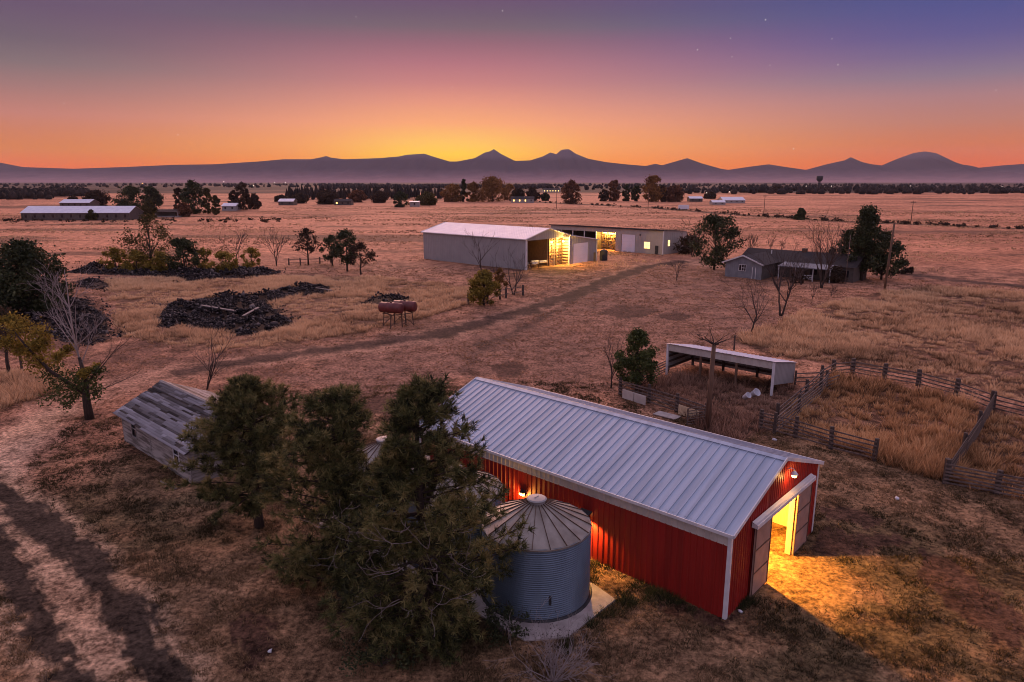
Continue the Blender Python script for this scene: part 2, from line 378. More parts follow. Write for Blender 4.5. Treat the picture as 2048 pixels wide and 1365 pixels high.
def make_ground():
    a1 = np.radians(np.arange(-52, 52.01, .17)); a2 = np.radians(np.concatenate([np.arange(54, 180, 6), np.arange(180, 307, 6)]))
    A_ = np.concatenate([a1, a2]); na = len(A_)
    R_ = np.concatenate([[1, 4, 8, 12], 13.5*1.0125**np.arange(0, 400)]); R_ = R_[R_ < 1900]
    R_ = np.concatenate([R_, 1900*1.08**np.arange(0, 30)]); R_ = R_[R_ < 11400]
    aa, rr = np.meshgrid(A_, R_); x = (rr*np.sin(aa)).ravel(); y = (rr*np.cos(aa)).ravel()
    z = gz(x, y)
    V = np.stack([x, y, z], 1); nr = len(R_)
    i, j = np.meshgrid(np.arange(nr-1), np.arange(na), indexing='ij'); j2 = (j+1) % na
    F = np.stack([i*na+j, i*na+j2, (i+1)*na+j2, (i+1)*na+j], -1).reshape(-1, 4)[:, ::-1]
    V = np.vstack([V, [[0, 0, gz(0, 0)]]]); x = V[:, 0]; y = V[:, 1]
    m, nt, b = newmat('ground_earth_and_straw'); b.inputs['Roughness'].default_value = .95; b.inputs['Specular IOR Level'].default_value = .1
    at = N(nt, 'ShaderNodeAttribute', attribute_name='col'); tc = N(nt, 'ShaderNodeTexCoord')
    n1 = N(nt, 'ShaderNodeTexNoise'); n1.inputs['Scale'].default_value = 3.6; n1.inputs['Detail'].default_value = 8; n1.inputs['Roughness'].default_value = .78
    n2 = N(nt, 'ShaderNodeTexNoise'); n2.inputs['Scale'].default_value = .45; n2.inputs['Detail'].default_value = 9; n2.inputs['Roughness'].default_value = .78
    for n in (n1, n2): nt.links.new(tc.outputs['Object'], n.inputs['Vector'])
    r1 = ramp(nt, [(.37, (.38, .36, .35, 1)), (.5, (.97, .97, .97, 1)), (.63, (1.52, 1.52, 1.52, 1))]); nt.links.new(n1.outputs['Fac'], r1.inputs[0])
    r2 = ramp(nt, [(.38, (.34, .31, .30, 1)), (.5, (.98, .98, .98, 1)), (.62, (1.45, 1.45, 1.45, 1))]); nt.links.new(n2.outputs['Fac'], r2.inputs[0])
    m1 = N(nt, 'ShaderNodeMixRGB', blend_type='MULTIPLY'); m1.inputs[0].default_value = 1
    m2 = N(nt, 'ShaderNodeMixRGB', blend_type='MULTIPLY'); m2.inputs[0].default_value = 1
    nt.links.new(at.outputs['Color'], m1.inputs[1]); nt.links.new(r1.outputs[0], m1.inputs[2])
    nt.links.new(m1.outputs[0], m2.inputs[1]); nt.links.new(r2.outputs[0], m2.inputs[2])
    nt.links.new(m2.outputs[0], b.inputs['Base Color'])
    bu = N(nt, 'ShaderNodeBump'); bu.inputs['Strength'].default_value = .8; bu.inputs['Distance'].default_value = .12
    nt.links.new(n1.outputs['Fac'], bu.inputs['Height']); nt.links.new(bu.outputs[0], b.inputs['Normal'])
    last = len(V)-1
    # centre fan closed with degenerate-free quads: use triangles as a second mesh is avoided by starting rings at 1 m
    o = npmesh('ground', V[:-1], F, m, col=ground_colour(x[:-1], y[:-1]), smooth=True)
    tag(o, 'flat farmland of dry straw grass crossed by dirt tracks', 'ground', kind='structure')
make_ground()

# ------------------------------------------------------------------ mountains
def make_mountains():
    prof = [(-900, 330), (-500, 322), (-200, 318), (0, 328), (50, 337), (150, 340), (250, 337), (350, 333), (430, 332), (520, 327), (570, 323), (625, 323), (648, 319), (655, 317), (664, 320), (690, 323), (760, 321), (800, 318), (815, 315), (850, 313), (870, 319), (900, 327), (915, 327), (950, 321), (970, 311), (980, 309), (988, 305), (1003, 314), (1030, 326), (1060, 325), (1085, 318), (1100, 311), (1112, 314), (1122, 306), (1137, 305), (1150, 313), (1175, 322), (1210, 328), (1250, 332), (1290, 335), (1310, 331), (1322, 334), (1345, 328), (1372, 321), (1400, 330), (1440, 340), (1455, 342), (1500, 336), (1535, 332), (1570, 337), (1610, 342), (1650, 332), (1685, 325), (1697, 319), (1715, 327), (1740, 332), (1760, 334), (1790, 322), (1820, 312), (1842, 309), (1865, 312), (1890, 322), (1920, 336), (1945, 339), (2000, 334), (2048, 331), (2300, 325), (2600, 330), (2950, 335)]
    px = np.arange(-900, 2950, 4.0); py = np.interp(px, [p[0] for p in prof], [p[1] for p in prof])
    Dm = 10500.0; X = []; Y = []; Z = []
    s = np.concatenate([np.linspace(0, 1, 26), np.linspace(1.08, 2.2, 10)])
    dep = Dm*CT
    for t in s:
        yy = np.full_like(px, Dm-3600*(1-t)) if t <= 1 else np.full_like(px, Dm+850*(t-1))
        xx = (px-CX)/FPX*(Dm*CT)
        hz = ((HY-py)/FPX)*Dm*1.052+18
        if t <= 1: h = hz*(.16*t+.84*t**2.6)
        else: h = hz*np.maximum(0, 1-(t-1)/1.2)
        nz = (fbm(xx*.0016+t*3, yy*.0016, 5)-.5)*170*np.sin(math.pi*min(t, 1))*(h/300+.2)
        X.append(xx); Y.append(yy); nz = nz-np.abs(fbm(xx*.0045+5, yy*.0006, 3)-.5)*520*np.sin(math.pi*min(t, 1))*(h/400)
        Z.append(np.maximum(h+nz if t < 1 else h, -2))
    nx = len(px); ns = len(s); V = np.stack([np.array(X), np.array(Y), np.array(Z)], -1).reshape(-1, 3)
    V[:, 2] -= 3
    i, j = np.meshgrid(np.arange(ns-1), np.arange(nx-1), indexing='ij')
    F = np.stack([i*nx+j, i*nx+j+1, (i+1)*nx+j+1, (i+1)*nx+j], -1).reshape(-1, 4)
    m, nt, b = newmat('forested_mountain_painted_haze'); b.inputs['Roughness'].default_value = .95; b.inputs['Specular IOR Level'].default_value = 0
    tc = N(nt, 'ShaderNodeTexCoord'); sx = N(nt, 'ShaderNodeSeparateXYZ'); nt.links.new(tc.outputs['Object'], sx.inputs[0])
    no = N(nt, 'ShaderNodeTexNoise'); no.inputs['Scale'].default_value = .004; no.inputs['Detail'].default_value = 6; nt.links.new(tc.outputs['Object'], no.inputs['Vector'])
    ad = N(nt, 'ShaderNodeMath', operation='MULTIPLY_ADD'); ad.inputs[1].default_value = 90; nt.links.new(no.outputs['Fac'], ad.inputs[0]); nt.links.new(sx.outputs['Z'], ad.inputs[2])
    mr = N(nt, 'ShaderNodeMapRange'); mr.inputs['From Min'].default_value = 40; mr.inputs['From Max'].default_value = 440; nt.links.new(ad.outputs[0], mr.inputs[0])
    r = ramp(nt, [(0.05, (.27, .165, .17, 1)), (.22, (.13, .083, .095, 1)), (.45, (.030, .023, .034, 1)), (.75, (.022, .018, .028, 1)), (.9, (.07, .06, .075, 1))])  # pale foot of the height ramp is haze painted into the colour
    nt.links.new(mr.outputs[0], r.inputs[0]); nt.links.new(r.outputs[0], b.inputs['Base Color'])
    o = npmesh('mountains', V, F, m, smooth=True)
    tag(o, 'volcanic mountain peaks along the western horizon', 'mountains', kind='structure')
make_mountains()

# ------------------------------------------------------------------ plants
def leaf_cloud(centres, rads, per, leaf, seed, tone=None, flat=.9):
    """many leaf-sized quads in clumps; returns V,F,v"""
    g = np.random.default_rng(seed); K = len(centres)
    idx = np.repeat(np.arange(K), per); n = len(idx)
    d = g.normal(size=(n, 3)); d /= np.linalg.norm(d, axis=1)[:, None]
    rr = np.asarray(rads)[idx]*(g.random(n)**.6)*(1.15+.5*(g.random(n) > .8))
    c = np.asarray(centres)[idx]+d*rr[:, None]*np.array((1, 1, flat))
    a = g.normal(size=(n, 3)); a /= np.linalg.norm(a, axis=1)[:, None]
    b = np.cross(a, g.normal(size=(n, 3))); b /= np.linalg.norm(b, axis=1)[:, None]
    s = leaf*(.6+.8*g.random(n)); a *= s[:, None]; b *= (s*.6)[:, None]
    V = np.stack([c-a, c+b*.9, c+a, c-b*.9], 1).reshape(-1, 3)
    F = np.arange(n*4).reshape(-1, 4)
    t = (g.random(K) if tone is None else np.asarray(tone))[idx]
    v = np.clip(.15+.5*t+.35*g.normal(size=n)*.6+.12, 0, 1)
    return V, F, np.repeat(v, 4)

def crown_centres(h, r, base, K, seed, shape='round'):
    g = np.random.default_rng(seed); P_ = []; R_ = []
    while len(P_) < K:
        t = g.random(); a = g.random()*2*math.pi; q = math.sqrt(g.random())
        z = base+(h-base)*t
        if shape == 'round': w = math.sqrt(max(0, 1-(2*t-.82)**2)); w = max(w, .10)
        elif shape == 'cone': w = (1-t)**.8*.95+.06
        elif shape == 'tall': w = max(.2, math.sin(math.pi*(t*.85+.1))**.7)
        elif shape == 'vase': w = .25+.75*t if t < .8 else 1-.9*(t-.8)/.2
        else: w = 1
        P_.append((r*w*q*math.cos(a), r*w*q*math.sin(a), z)); R_.append(r*(.15+.17*g.random()))
    P_ = np.array(P_); R_ = np.array(R_)
    P_[:, 2] = np.minimum(P_[:, 2], h-R_*.8)
    return P_, R_

def limb(mb, p, d, L, r, lev, rn, n=5, wob=.25, up=.12, kids=(3, 5), spread=.75, twig=None, tips=None, minr=.006, ratio=.62):
    pts = [Vector(p)]; rad = [r]; k = 5; d = Vector(d).normalized()
    for i in range(k):
        d = (d+Vector((rn.uniform(-wob, wob), rn.uniform(-wob, wob), rn.uniform(-wob*.6, wob)+up))).normalized()
        pts.append(pts[-1]+d*(L/k)); rad.append(max(minr, r*(1-.72*(i+1)/k)))
    (mb if lev > 0 or twig is None else twig).tube(pts, rad, n if lev > 1 else 3, cap=False)
    if tips is not None and lev <= 1: tips += [pts[-1], pts[3]]
    if lev <= 0: return pts
    for _ in range(rn.randint(*kids)):
        i = rn.randint(2, k); q = pts[i]; ax = (pts[i]-pts[i-1]).normalized()
        s = Vector((rn.gauss(0, 1), rn.gauss(0, 1), rn.gauss(0, .6))); s = (s-ax*s.dot(ax)).normalized()
        nd = (ax+s*spread*rn.uniform(.6, 1.25)).normalized()
        limb(mb, q, nd, L*ratio*rn.uniform(.7, 1.15), max(minr, rad[i]*.7), lev-1, rn, n, wob, up, kids, spread, twig, tips, minr, ratio)
    return pts

def bare_tree(name, base, h, spread, seed, label, group=None, m='twig', lev=3, stems=1, thick=None, kids=(2, 4), cat='bare tree', up=.05, leaf=None, minr=None):
    rn = random.Random(seed); e = empty(name, base, 0, label, cat, group)
    tr = MB(); tw = MB(); tips = []; thick = thick or h*.011+.025; minr = minr or max(.006, mpp(base)*.20)
    for s in range(stems):
        a = rn.random()*6.28; dx = 0 if stems == 1 else .35*spread
        d = (math.cos(a)*dx, math.sin(a)*dx, 1)
        p0 = Vector((math.cos(a)*dx*.15, math.sin(a)*dx*.15, -.25))
        th = h*(.36 if lev > 2 else .5)
        pts = [p0]; rad = [thick*1.25]
        for i in range(5):
            dd = Vector(d)+Vector((rn.uniform(-.12, .12), rn.uniform(-.12, .12), 0)); dd.normalize()
            pts.append(pts[-1]+dd*(th/5)); rad.append(thick*(1-.12*i))
        tr.tube(pts, rad, 7)
        for k in range(rn.randint(4, 6)):
            aa = rn.random()*6.28+k*1.3; q = pts[rn.randint(2, 5)] if k else pts[-1]; sp = spread*rn.uniform(.8, 1.5) if k else .15
            limb(tw, q, (math.cos(aa)*sp, math.sin(aa)*sp, 1), (h-q.z)*rn.uniform(.5, .62) if k else (h-q.z)*.66, thick*.6, lev-1, rn, 4, .2, up, kids, .75, None, tips, minr)
    tr.build('trunk', M['bark'] if m == 'twig' else M[m], e, True); tw.build('branches', M[m], e)
    if leaf:
        lm, n, sz = leaf; tp = [tips[i] for i in range(0, len(tips), max(1, len(tips)//n))]
        V, F, v = leaf_cloud(np.array([t[:] for t in tp]), np.full(len(tp), h*.05), 26, sz, seed)
        npmesh('crown', V, F, M[lm], e, v=v)
    return e

def leafy_tree(name, base, h, r, seed, label, m, group=None, shape='round', cbase=.22, K=26, per=60, leaf=None, cat='tree', gaps=True):
    rn = random.Random(seed); e = empty(name, base, rn.random()*6, label, cat, group)
    leaf = (leaf*1.3 if leaf else max(.12, mpp(base)*1.6)); per = int(per*1.5); K = int(K*1.9)
    P_, R_ = crown_centres(h, r, h*cbase, K, seed, shape)
    tb = MB(); t0 = h*.012+.07
    top = h*(.8 if shape != 'cone' else .92)
    pts = [(0, 0, -.3)]+[(rn.uniform(-.04, .04)*h*.3, rn.uniform(-.04, .04)*h*.3, top*i/4) for i in range(1, 5)]
    tb.tube(pts, [t0*1.3, t0, t0*.8, t0*.55, t0*.2], 7)
    for c in P_[::2]:
        z0 = max(h*cbase*.6, c[2]-r*.7); k = z0/top; q = Vector((0, 0, z0))
        mid = (q+Vector(c))*.5+Vector((0, 0, -.05*r)); tb.tube([q, mid, c], [t0*.4, t0*.25, t0*.1], 4, cap=False)
    tb.build('trunk', M['bark'], e, True)
    V, F, v = leaf_cloud(P_, R_, per, leaf, seed)
    npmesh('crown', V, F, M[m], e, v=v)
    return e

def px_tree(fn, name, bx, by, ty, wpx, seed, label, *a, **k):
    b = G(bx, by); h = ztop(b, ty)*1.04; r = wpx*.5*mpp(b)*1.15
    b.z = float(gz(b.x, b.y))
    return fn(name, b, h, r, seed, label, *a, **k)

# ---- foreground pines
def pine(name, base, h, prof, seed, label, tufts_len=.26, nwhorl=None, dens=1.0, bare_low=0.0, group=None, dead=0, lean=(0, 0)):
    """prof: list of (z fraction, radius left(-x), radius right(+x), radius depth)"""
    rn = random.Random(seed); g = np.random.default_rng(seed)
    e = empty(name, base, 0, label, 'pine tree', group); tb = MB(); br = MB(); dd = MB()
    zs = [p[0] for p in prof]
    f = lambda t, k: float(np.interp(t, zs, [p[k] for p in prof]))
    t0 = h*.020+.06
    ax = lambda z: Vector((lean[0]*(z/h)**1.3+.10*math.sin(z*.9+seed), lean[1]*(z/h)+.10*math.cos(z*.7+seed), z))
    tb.tube([ax(z)-Vector((0, 0, .3 if z == 0 else 0)) for z in np.linspace(0, h*.97, 9)], [t0*(1.2-1.05*i/8) for i in range(9)], 9)
    tips = []
    nw = nwhorl or int(h/.34)
    for w in range(nw):
        t = zs[0]+(1-zs[0])*(w+rn.random()*.8)/nw
        z = h*t
        for k in range(rn.randint(6, 8)):
            a = rn.random()*6.283; cx, sy = math.cos(a), math.sin(a)
            R_ = math.hypot((f(t, 2) if cx > 0 else f(t, 1))*cx, f(t, 3)*sy)*rn.uniform(.62, 1.05)
            if R_ < .15: R_ = .15
            dz = (.25 if t > .6 else -.12 if t < .35 else .08)
            p0 = ax(z); pts = [p0]; d = Vector((cx, sy, dz+rn.uniform(-.2, .2)))
            n = 5
            for i in range(n):
                d = (d+Vector((rn.uniform(-.22, .22), rn.uniform(-.22, .22), rn.uniform(-.05, .16)))).normalized()
                pts.append(pts[-1]+d*(R_/n))
            br.tube(pts, [max(.008, t0*.30*(1-t*.6)*(1-.8*i/n)) for i in range(n+1)], 4, cap=False)
            for i in range(2, n+1):
                m_ = max(1, int((3+R_*2.1)*dens*(.6 if i == 2 else 1)))
                for _ in range(rn.randint(max(1, m_-1), m_+1)):
                    s = Vector((rn.gauss(0, 1), rn.gauss(0, 1), rn.gauss(.25, .7))).normalized()
                    L = rn.uniform(.12, .50)*min(1, R_/1.3+.25)
                    q = pts[i]+(d*.4+s).normalized()*L
                    if rn.random() < .35: br.tube([pts[i], q], [.010, .006], 3, cap=False)
                    tips.append((q, ((q-pts[i]).normalized()+d*.5+Vector((0, 0, .25))).normalized()))
            tips.append((pts[-1], d))
    for k in range(dead):
        z = h*rn.uniform(.22, .55); a = rn.uniform(-2.6, -.5)
        limb(dd, ax(z)+Vector((math.cos(a)*1.2, math.sin(a)*1.4, 0)), (math.cos(a), math.sin(a), .1), rn.uniform(1.0, 1.9), .022, 1, rn, 4, .3, .05, (2, 4), .8, None, None, .007)
    tb.build('trunk', M['bark'], e, True); br.build('branches', M['bark'], e)
    if dead: dd.build('dead_branches', M['dead_twig'], e)
    # needle tufts
    T = np.array([t[0][:] for t in tips]); Dr = np.array([t[1][:] for t in tips]); K = len(T); nb = 22
    idx = np.repeat(np.arange(K), nb); n = len(idx)
    dv = Dr[idx]*.75+g.normal(size=(n, 3))*.62; dv /= np.linalg.norm(dv, axis=1)[:, None]
    sd = np.cross(dv, g.normal(size=(n, 3))); sd /= np.linalg.norm(sd, axis=1)[:, None]
    L = tufts_len*(.7+.6*g.random(n)); wd = .011+.010*g.random(n)
    c = T[idx]+dv*.02-Dr[idx]*(.16*g.random(n))[:, None]
    V = np.stack([c-sd*wd[:, None], c+sd*wd[:, None], c+dv*L[:, None]], 1).reshape(-1, 3)
    tone = np.clip(.42+.26*g.normal(size=K)+.35*(fbm(T[:, 0]*.8+seed, T[:, 2]*.8+T[:, 1]*.5, 2)-.5)*2, 0, 1)
    v = np.clip(tone[idx]+.13*g.normal(size=n), 0, 1); v3 = np.stack([v*.8, v*.8, np.minimum(1, v*1.25)], 1).ravel()
    npmesh('needles', V, np.arange(n*3).reshape(-1, 3), M['pine'], e, v=v3)
    return e

b = G(521, 1052); pine('pine_tree', b, ztop(b, 757), [(.17, 1.5, .6, 1.2), (.25, 4.2, 1.4, 2.0), (.42, 3.9, 2.1, 2.3), (.62, 3.1, 2.4, 2.1), (.82, 1.8, 1.9, 1.7), (.93, .85, .95, .85), (1, .2, .2, .2)], 3,
     'dense dark green pine with a bare lower trunk beside the weathered cabin', dens=1.0, group='pines in front of the grain bins')
b = G(690, 1185); pine('pine_tree', b, ztop(b, 792), [(.06, 2.6, 1.4, 1.4), (.2, 3.6, 2.0, 1.9), (.42, 3.5, 2.2, 2.1), (.65, 2.9, 1.5, 1.9), (.82, 2.1, 1.5, 1.7), (.93, 1.4, 1.3, 1.2), (1, .6, .7, .5)], 11,
     'middle olive green pine between the dark pine and the tall pine', dens=.85, dead=6, group='pines in front of the grain bins')
b = G(850, 1285); pine('pine_tree', b, ztop(b, 772), [(.02, 3.7, 2.6, 1.8), (.16, 4.0, 3.0, 2.2), (.36, 4.0, 4.1, 2.4), (.52, 2.7, 3.5, 2.3), (.66, 1.5, 2.6, 2.1), (.80, .9, 2.4, 1.7), (.90, .8, 1.7, 1.3), (1, .35, .6, .5)], 23,
     'tallest broad pine sweeping to the ground against the front grain bin', dens=.95, dead=20, group='pines in front of the grain bins')

# low growth under the pines
def shrub(name, base, h, r, seed, label, m, leaf=.05, K=18, per=70, twigs=14, tm='twig', group=None, cat='shrub'):
    rn = random.Random(seed); e = empty(name, base, 0, label, cat, group); tb = MB()
    for k in range(twigs):
        a = rn.random()*6.28; s = rn.uniform(.3, 1)
        limb(tb, (0, 0, -.1), (math.cos(a)*s*r/h, math.sin(a)*s*r/h, .8), h*rn.uniform(.6, .95), .020+.004*h, 2 if tm == 'dead_twig' else 1, rn, 4, .3, .0, (3, 5), .9, None, None, max(.005, mpp(base)*.22))
    tb.build('stems', M[tm], e)
    if K:
        P_, R_ = crown_centres(h, r, h*.1, K, seed); V, F, v = leaf_cloud(P_, R_, per, leaf, seed); npmesh('foliage', V, F, M[m], e, v=v)
    return e
shrub('dead_shrub', G(1105, 1362), 2.0, 2.3, 41, 'twiggy dead grey shrub in front of the front grain bin', 'brownleaf', .035, 16, 26, 22, 'dead_twig')
shrub('low_shrub', G(1010, 1275), 1.3, 1.0, 42, 'low green shrub against the foot of the front grain bin', 'dkgreen', .055, 22, 70, 8)
shrub('low_shrub', G(760, 1330), .9, 1.3, 43, 'low dark undergrowth beneath the tallest pine', 'dkgreen', .06, 20, 60, 8)

# ---- left half-dead tree
def half_dead():
    b = G(180, 838); e = empty('half_dead_tree', b, 0, 'half dead tree with yellow green leaves on its left and a bleached bare top', 'tree')
    rn = random.Random(5); mp_ = mpp(b)
    def pt(px, py, dy=0.0):
        return Vector(((px-180)*mp_, dy, ztop(b, py)))
    tb = MB(); tb.tube([(0, 0, -.3), pt(178, 800), pt(182, 760), pt(176, 715)], [.36, .28, .20, .11], 9)
    tb.tube([pt(180, 790), pt(120, 740, -.3), pt(85, 690, -.5), pt(60, 655, -.4)], [.17, .13, .08, .04], 6)
    tb.build('trunk', M['bark'], e, True)
    dt = MB()
    for (x0, y0), (x1, y1) in (((178, 730), (128, 545)), ((176, 720), (165, 590)), ((176, 715), (190, 600)), ((172, 700), (140, 620)), ((180, 725), (215, 640)), ((170, 680), (120, 600)), ((176, 700), (200, 665)), ((170, 660), (150, 570)), ((175, 690), (235, 650)), ((168, 660), (120, 640))):
        p, q = pt(x0, y0), pt(x1, y1, rn.uniform(-.8, .8)); L = (q-p).length
        limb(dt, p, q-p, L, .10 if x1 == 128 else .05, 2, rn, 4, .10, 0, (4, 6), .75, None, None, .010, .42)
    dt.build('dead_branches', M['dead_twig'], e)
    lb = MB()
    for (x1, y1) in ((260, 690), (265, 758), (230, 700)):
        p = pt(184, 790 if y1 > 720 else 770); q = pt(x1, y1, rn.uniform(-.5, .5)); limb(lb, p, q-p, (q-p).length, .06, 1, rn, 4, .1, 0, (3, 4), .6, None, None, .014, .4)
    lb.build('branches', M['bark'], e)
    for nm, mt, cl in (('crown', 'yellow', [(58, 650, 22), (50, 680, 20), (92, 668, 24), (80, 700, 28), (110, 690, 16), (100, 720, 26), (145, 705, 16), (62, 700, 20), (45, 640, 10), (190, 742, 12)]),
                       ('lower_foliage', 'green', [(110, 745, 24), (130, 765, 26), (120, 785, 24), (150, 780, 24), (175, 770, 20), (195, 760, 20), (145, 800, 18), (200, 785, 16), (165, 750, 18), (205, 745, 12)])):
        C = []; R_ = []
        for x, y, r in cl:
            for _ in range(9):
                q = pt(x+rn.uniform(-.5, .5)*r, y+rn.uniform(-.5, .5)*r, rn.uniform(-1, 1)*.9); C.append(q[:]); R_.append(r*mp_*.62)
        V, F, v = leaf_cloud(np.array(C), np.array(R_), 75 if nm == 'crown' else 30, .10, 55); npmesh(nm, V, F, M[mt], e, v=v)
half_dead()

px_tree(leafy_tree, 'dark_tree', 62, 630, 490, 128, 61, 'large round dark green tree at the left edge above the lava rocks', 'dkgreen', shape='round', cbase=.05, K=60, per=120, leaf=.17)
px_tree(bare_tree, 'bare_sapling', 412, 780, 650, 40, 62, 'bare multi stemmed sapling behind the weathered cabin', stems=3, lev=2, thick=.06)
px_tree(leafy_tree, 'brown_tree', 20, 752, 615, 80, 63, 'brown half bare tree cut by the left edge of the view', 'brownleaf', K=14, per=30, cbase=.4, leaf=.09)

# thicket on the far side of the lava rocks
GT = 'trees and shrubs along the far lava rocks'
for kind, bx, by, ty, w, sd, lab, k in (
    ('leafy', 305, 541, 434, 92, 71, 'tall thin olive tree in the middle of the thicket left of the white barn', dict(m='olive', K=26, per=34, cbase=.28, leaf=.16)),
    ('leafy', 232, 541, 498, 44, 72, 'leftmost yellow green shrub of the thicket by the lava rocks', dict(m='yellow', K=16, per=50, cbase=.06, leaf=.16)),
    ('leafy', 275, 545, 503, 58, 73, 'bushy golden shrub at the foot of the tall thin olive tree', dict(m='yellow', K=20, per=60, cbase=.02, leaf=.16)),
    ('leafy', 325, 545, 506, 52, 74, 'golden shrub between the tall thin olive tree and the dark juniper', dict(m='yellow', K=18, per=60, cbase=.02, leaf=.16)),
    ('leafy', 371, 548, 480, 56, 75, 'dark upright juniper rising from the golden shrubs', dict(m='dkgreen', K=30, per=60, cbase=.04, shape='tall', leaf=.15)),
    ('leafy', 411, 543, 499, 40, 76, 'yellow shrub just right of the dark juniper', dict(m='yellow', K=14, per=50, cbase=.02, leaf=.16)),
    ('leafy', 446, 546, 506, 52, 77, 'wide yellow shrub under the first bare tree of the thicket', dict(m='yellow', K=18, per=50, cbase=.02, leaf=.16)),
    ('bare', 476, 540, 457, 62, 78, 'wide twiggy bare tree above the yellow shrubs', dict(lev=3)),
    ('leafy', 504, 535, 498, 38, 79, 'rightmost yellow shrub of the thicket', dict(m='yellow', K=14, per=44, cbase=.03, leaf=.16)),
    ('bare', 553, 532, 456, 46, 80, 'thin two stemmed bare tree standing alone right of the thicket', dict(lev=3, stems=2)),
    ('leafy', 617, 531, 460, 46, 81, 'slim tree with sparse dark leaves behind the low fence posts', dict(m='brownleaf', K=18, per=34, cbase=.35, leaf=.15)),
    ('leafy', 665, 533, 474, 36, 82, 'left dark leafy tree of the close pair left of the white barn', dict(m='dkgreen', K=18, per=44, cbase=.25, leaf=.15)),
    ('leafy', 695, 543, 463, 52, 83, 'right taller dark leafy tree of the close pair left of the white barn', dict(m='dkgreen', K=26, per=48, cbase=.25, leaf=.15)),
    ('leafy', 722, 549, 488, 48, 84, 'small spreading tree nearest the white barn on its left', dict(m='brownleaf', K=16, per=30, cbase=.35, leaf=.15))):
    if kind == 'leafy': px_tree(leafy_tree, 'shrub' if w < 60 and ty > 495 else 'leafy_tree', bx, by, ty, w, sd, lab, group=GT, cat='shrub' if ty > 495 else 'tree', **k)
    else:
        b_ = G(bx, by); bare_tree('bare_tree', b_, ztop(b_, ty), .7, sd, lab, GT, **k)

# trees in front of the white barn
px_tree(leafy_tree, 'golden_bush', 968, 611, 543, 52, 91, 'round olive gold bush in front of the white barn wall', 'yellow', K=34, per=80, cbase=.08, leaf=.12, cat='bush')
px_tree(leafy_tree, 'golden_bush', 1000, 600, 541, 26, 92, 'narrow brown gold bush at the back right of the round gold bush', 'gold', K=14, per=40, cbase=.25, leaf=.12, cat='bush')
for bx, by, ty, sp, sd, lab, st in ((963, 560, 446, .5, 93, 'tall slender bare tree in front of the white barn wall', 1), (1028, 590, 500, .8, 94, 'low spreading bare tree by the open corner of the white barn', 2), (991, 592, 505, .12, 96, 'single bare upright stem behind the round gold bush', 1)):
    b_ = G(bx, by); bare_tree('bare_tree', b_, ztop(b_, ty), sp, sd, lab, 'bare trees before the white barn', lev=3 if sp > .2 else 1, stems=st)

# by the animal shelter
px_tree(leafy_tree, 'young_evergreen', 1272, 785, 666, 72, 101, 'small vivid green evergreen left of the open animal shelter', 'green', K=34, per=90, cbase=.18, leaf=.085)
for bx, by, ty, sp, sd, lab, st in ((1222, 776, 668, .45, 102, 'bare sapling left of the small vivid green evergreen', 1), (1500, 666, 556, .75, 103, 'wide bare tree directly behind the animal shelter', 2), (1562, 633, 478, .6, 104, 'tall bare tree in front of the low house', 2),
                                    (1643, 577, 438, .5, 105, 'tallest vase shaped bare tree at the right end of the house', 3), (1623, 607, 566, .9, 106, 'small crooked bare tree in the grass before the house', 1), (1662, 593, 568, .9, 107, 'forked bare stump of a tree in the grass before the house', 1), (1353, 562, 516, .25, 108, 'thin lone sapling beside the gravel yard of the back shed', 1),
                                    (1502, 512, 468, .4, 109, 'bare tree showing above the left of the house roof', 2), (1540, 508, 470, .3, 110, 'slim bare tree showing above the middle of the house roof', 1), (1562, 508, 478, .3, 111, 'short bare tree showing above the right of the house roof', 1)):
    b_ = G(bx, by); bare_tree('bare_tree', b_, ztop(b_, ty), sp, sd, lab, 'bare trees around the house and shelter', lev=3, stems=st)
GH = 'evergreens around the house'
px_tree(leafy_tree, 'evergreen_tree', 1428, 540, 435, 84, 121, 'lone dark evergreen standing left of the low house', 'dkgreen', group=GH, shape='tall', K=40, per=60, cbase=.14, leaf=.17)
px_tree(leafy_tree, 'evergreen_tree', 1722, 562, 419, 84, 122, 'tallest dark evergreen at the right end of the house', 'dkgreen', group=GH, shape='cone', K=50, per=70, cbase=.14, leaf=.17)
px_tree(leafy_tree, 'evergreen_tree', 1692, 558, 466, 62, 123, 'dark evergreen pressed against the left of the tallest evergreen', 'dkgreen', group=GH, shape='round', K=30, per=60, cbase=.1, leaf=.17)
px_tree(leafy_tree, 'evergreen_tree', 1762, 560, 470, 66, 124, 'dark evergreen behind the wooden utility pole', 'dkgreen', group=GH, shape='round', K=34, per=60, cbase=.16, leaf=.17)
px_tree(leafy_tree, 'shrub', 1598, 566, 541, 30, 128, 'low brown shrub before the porch steps of the house', 'brownleaf', group=GH, K=12, per=40, cbase=.03, leaf=.13, cat='shrub')
px_tree(leafy_tree, 'shrub', 1668, 566, 534, 38, 129, 'wider brown shrub before the right end of the house', 'brownleaf', group=GH, K=16, per=40, cbase=.03, leaf=.13, cat='shrub')
b_ = G(1603, 570); bare_tree('bare_tree', b_, ztop(b_, 505), .7, 130, 'twiggy bare tree directly before the porch of the house', 'bare trees around the house and shelter', lev=3, stems=2)
px_tree(leafy_tree, 'round_bush', 1806, 548, 523, 28, 125, 'small round dark bush at the edge of the evergreens by the road', 'brownleaf', group=GH, K=14, per=50, cbase=.03, leaf=.15, cat='bush')
px_tree(leafy_tree, 'round_bush', 1376, 508, 470, 42, 126, 'dark bush covering the right corner of the back shed', 'brownleaf', K=20, per=50, cbase=.03, leaf=.2, cat='bush')
b_ = G(1385, 512); bare_tree('bare_tree', b_, ztop(b_, 438), .9, 127, 'bare branches rising over the right corner of the back shed', lev=3, stems=2)

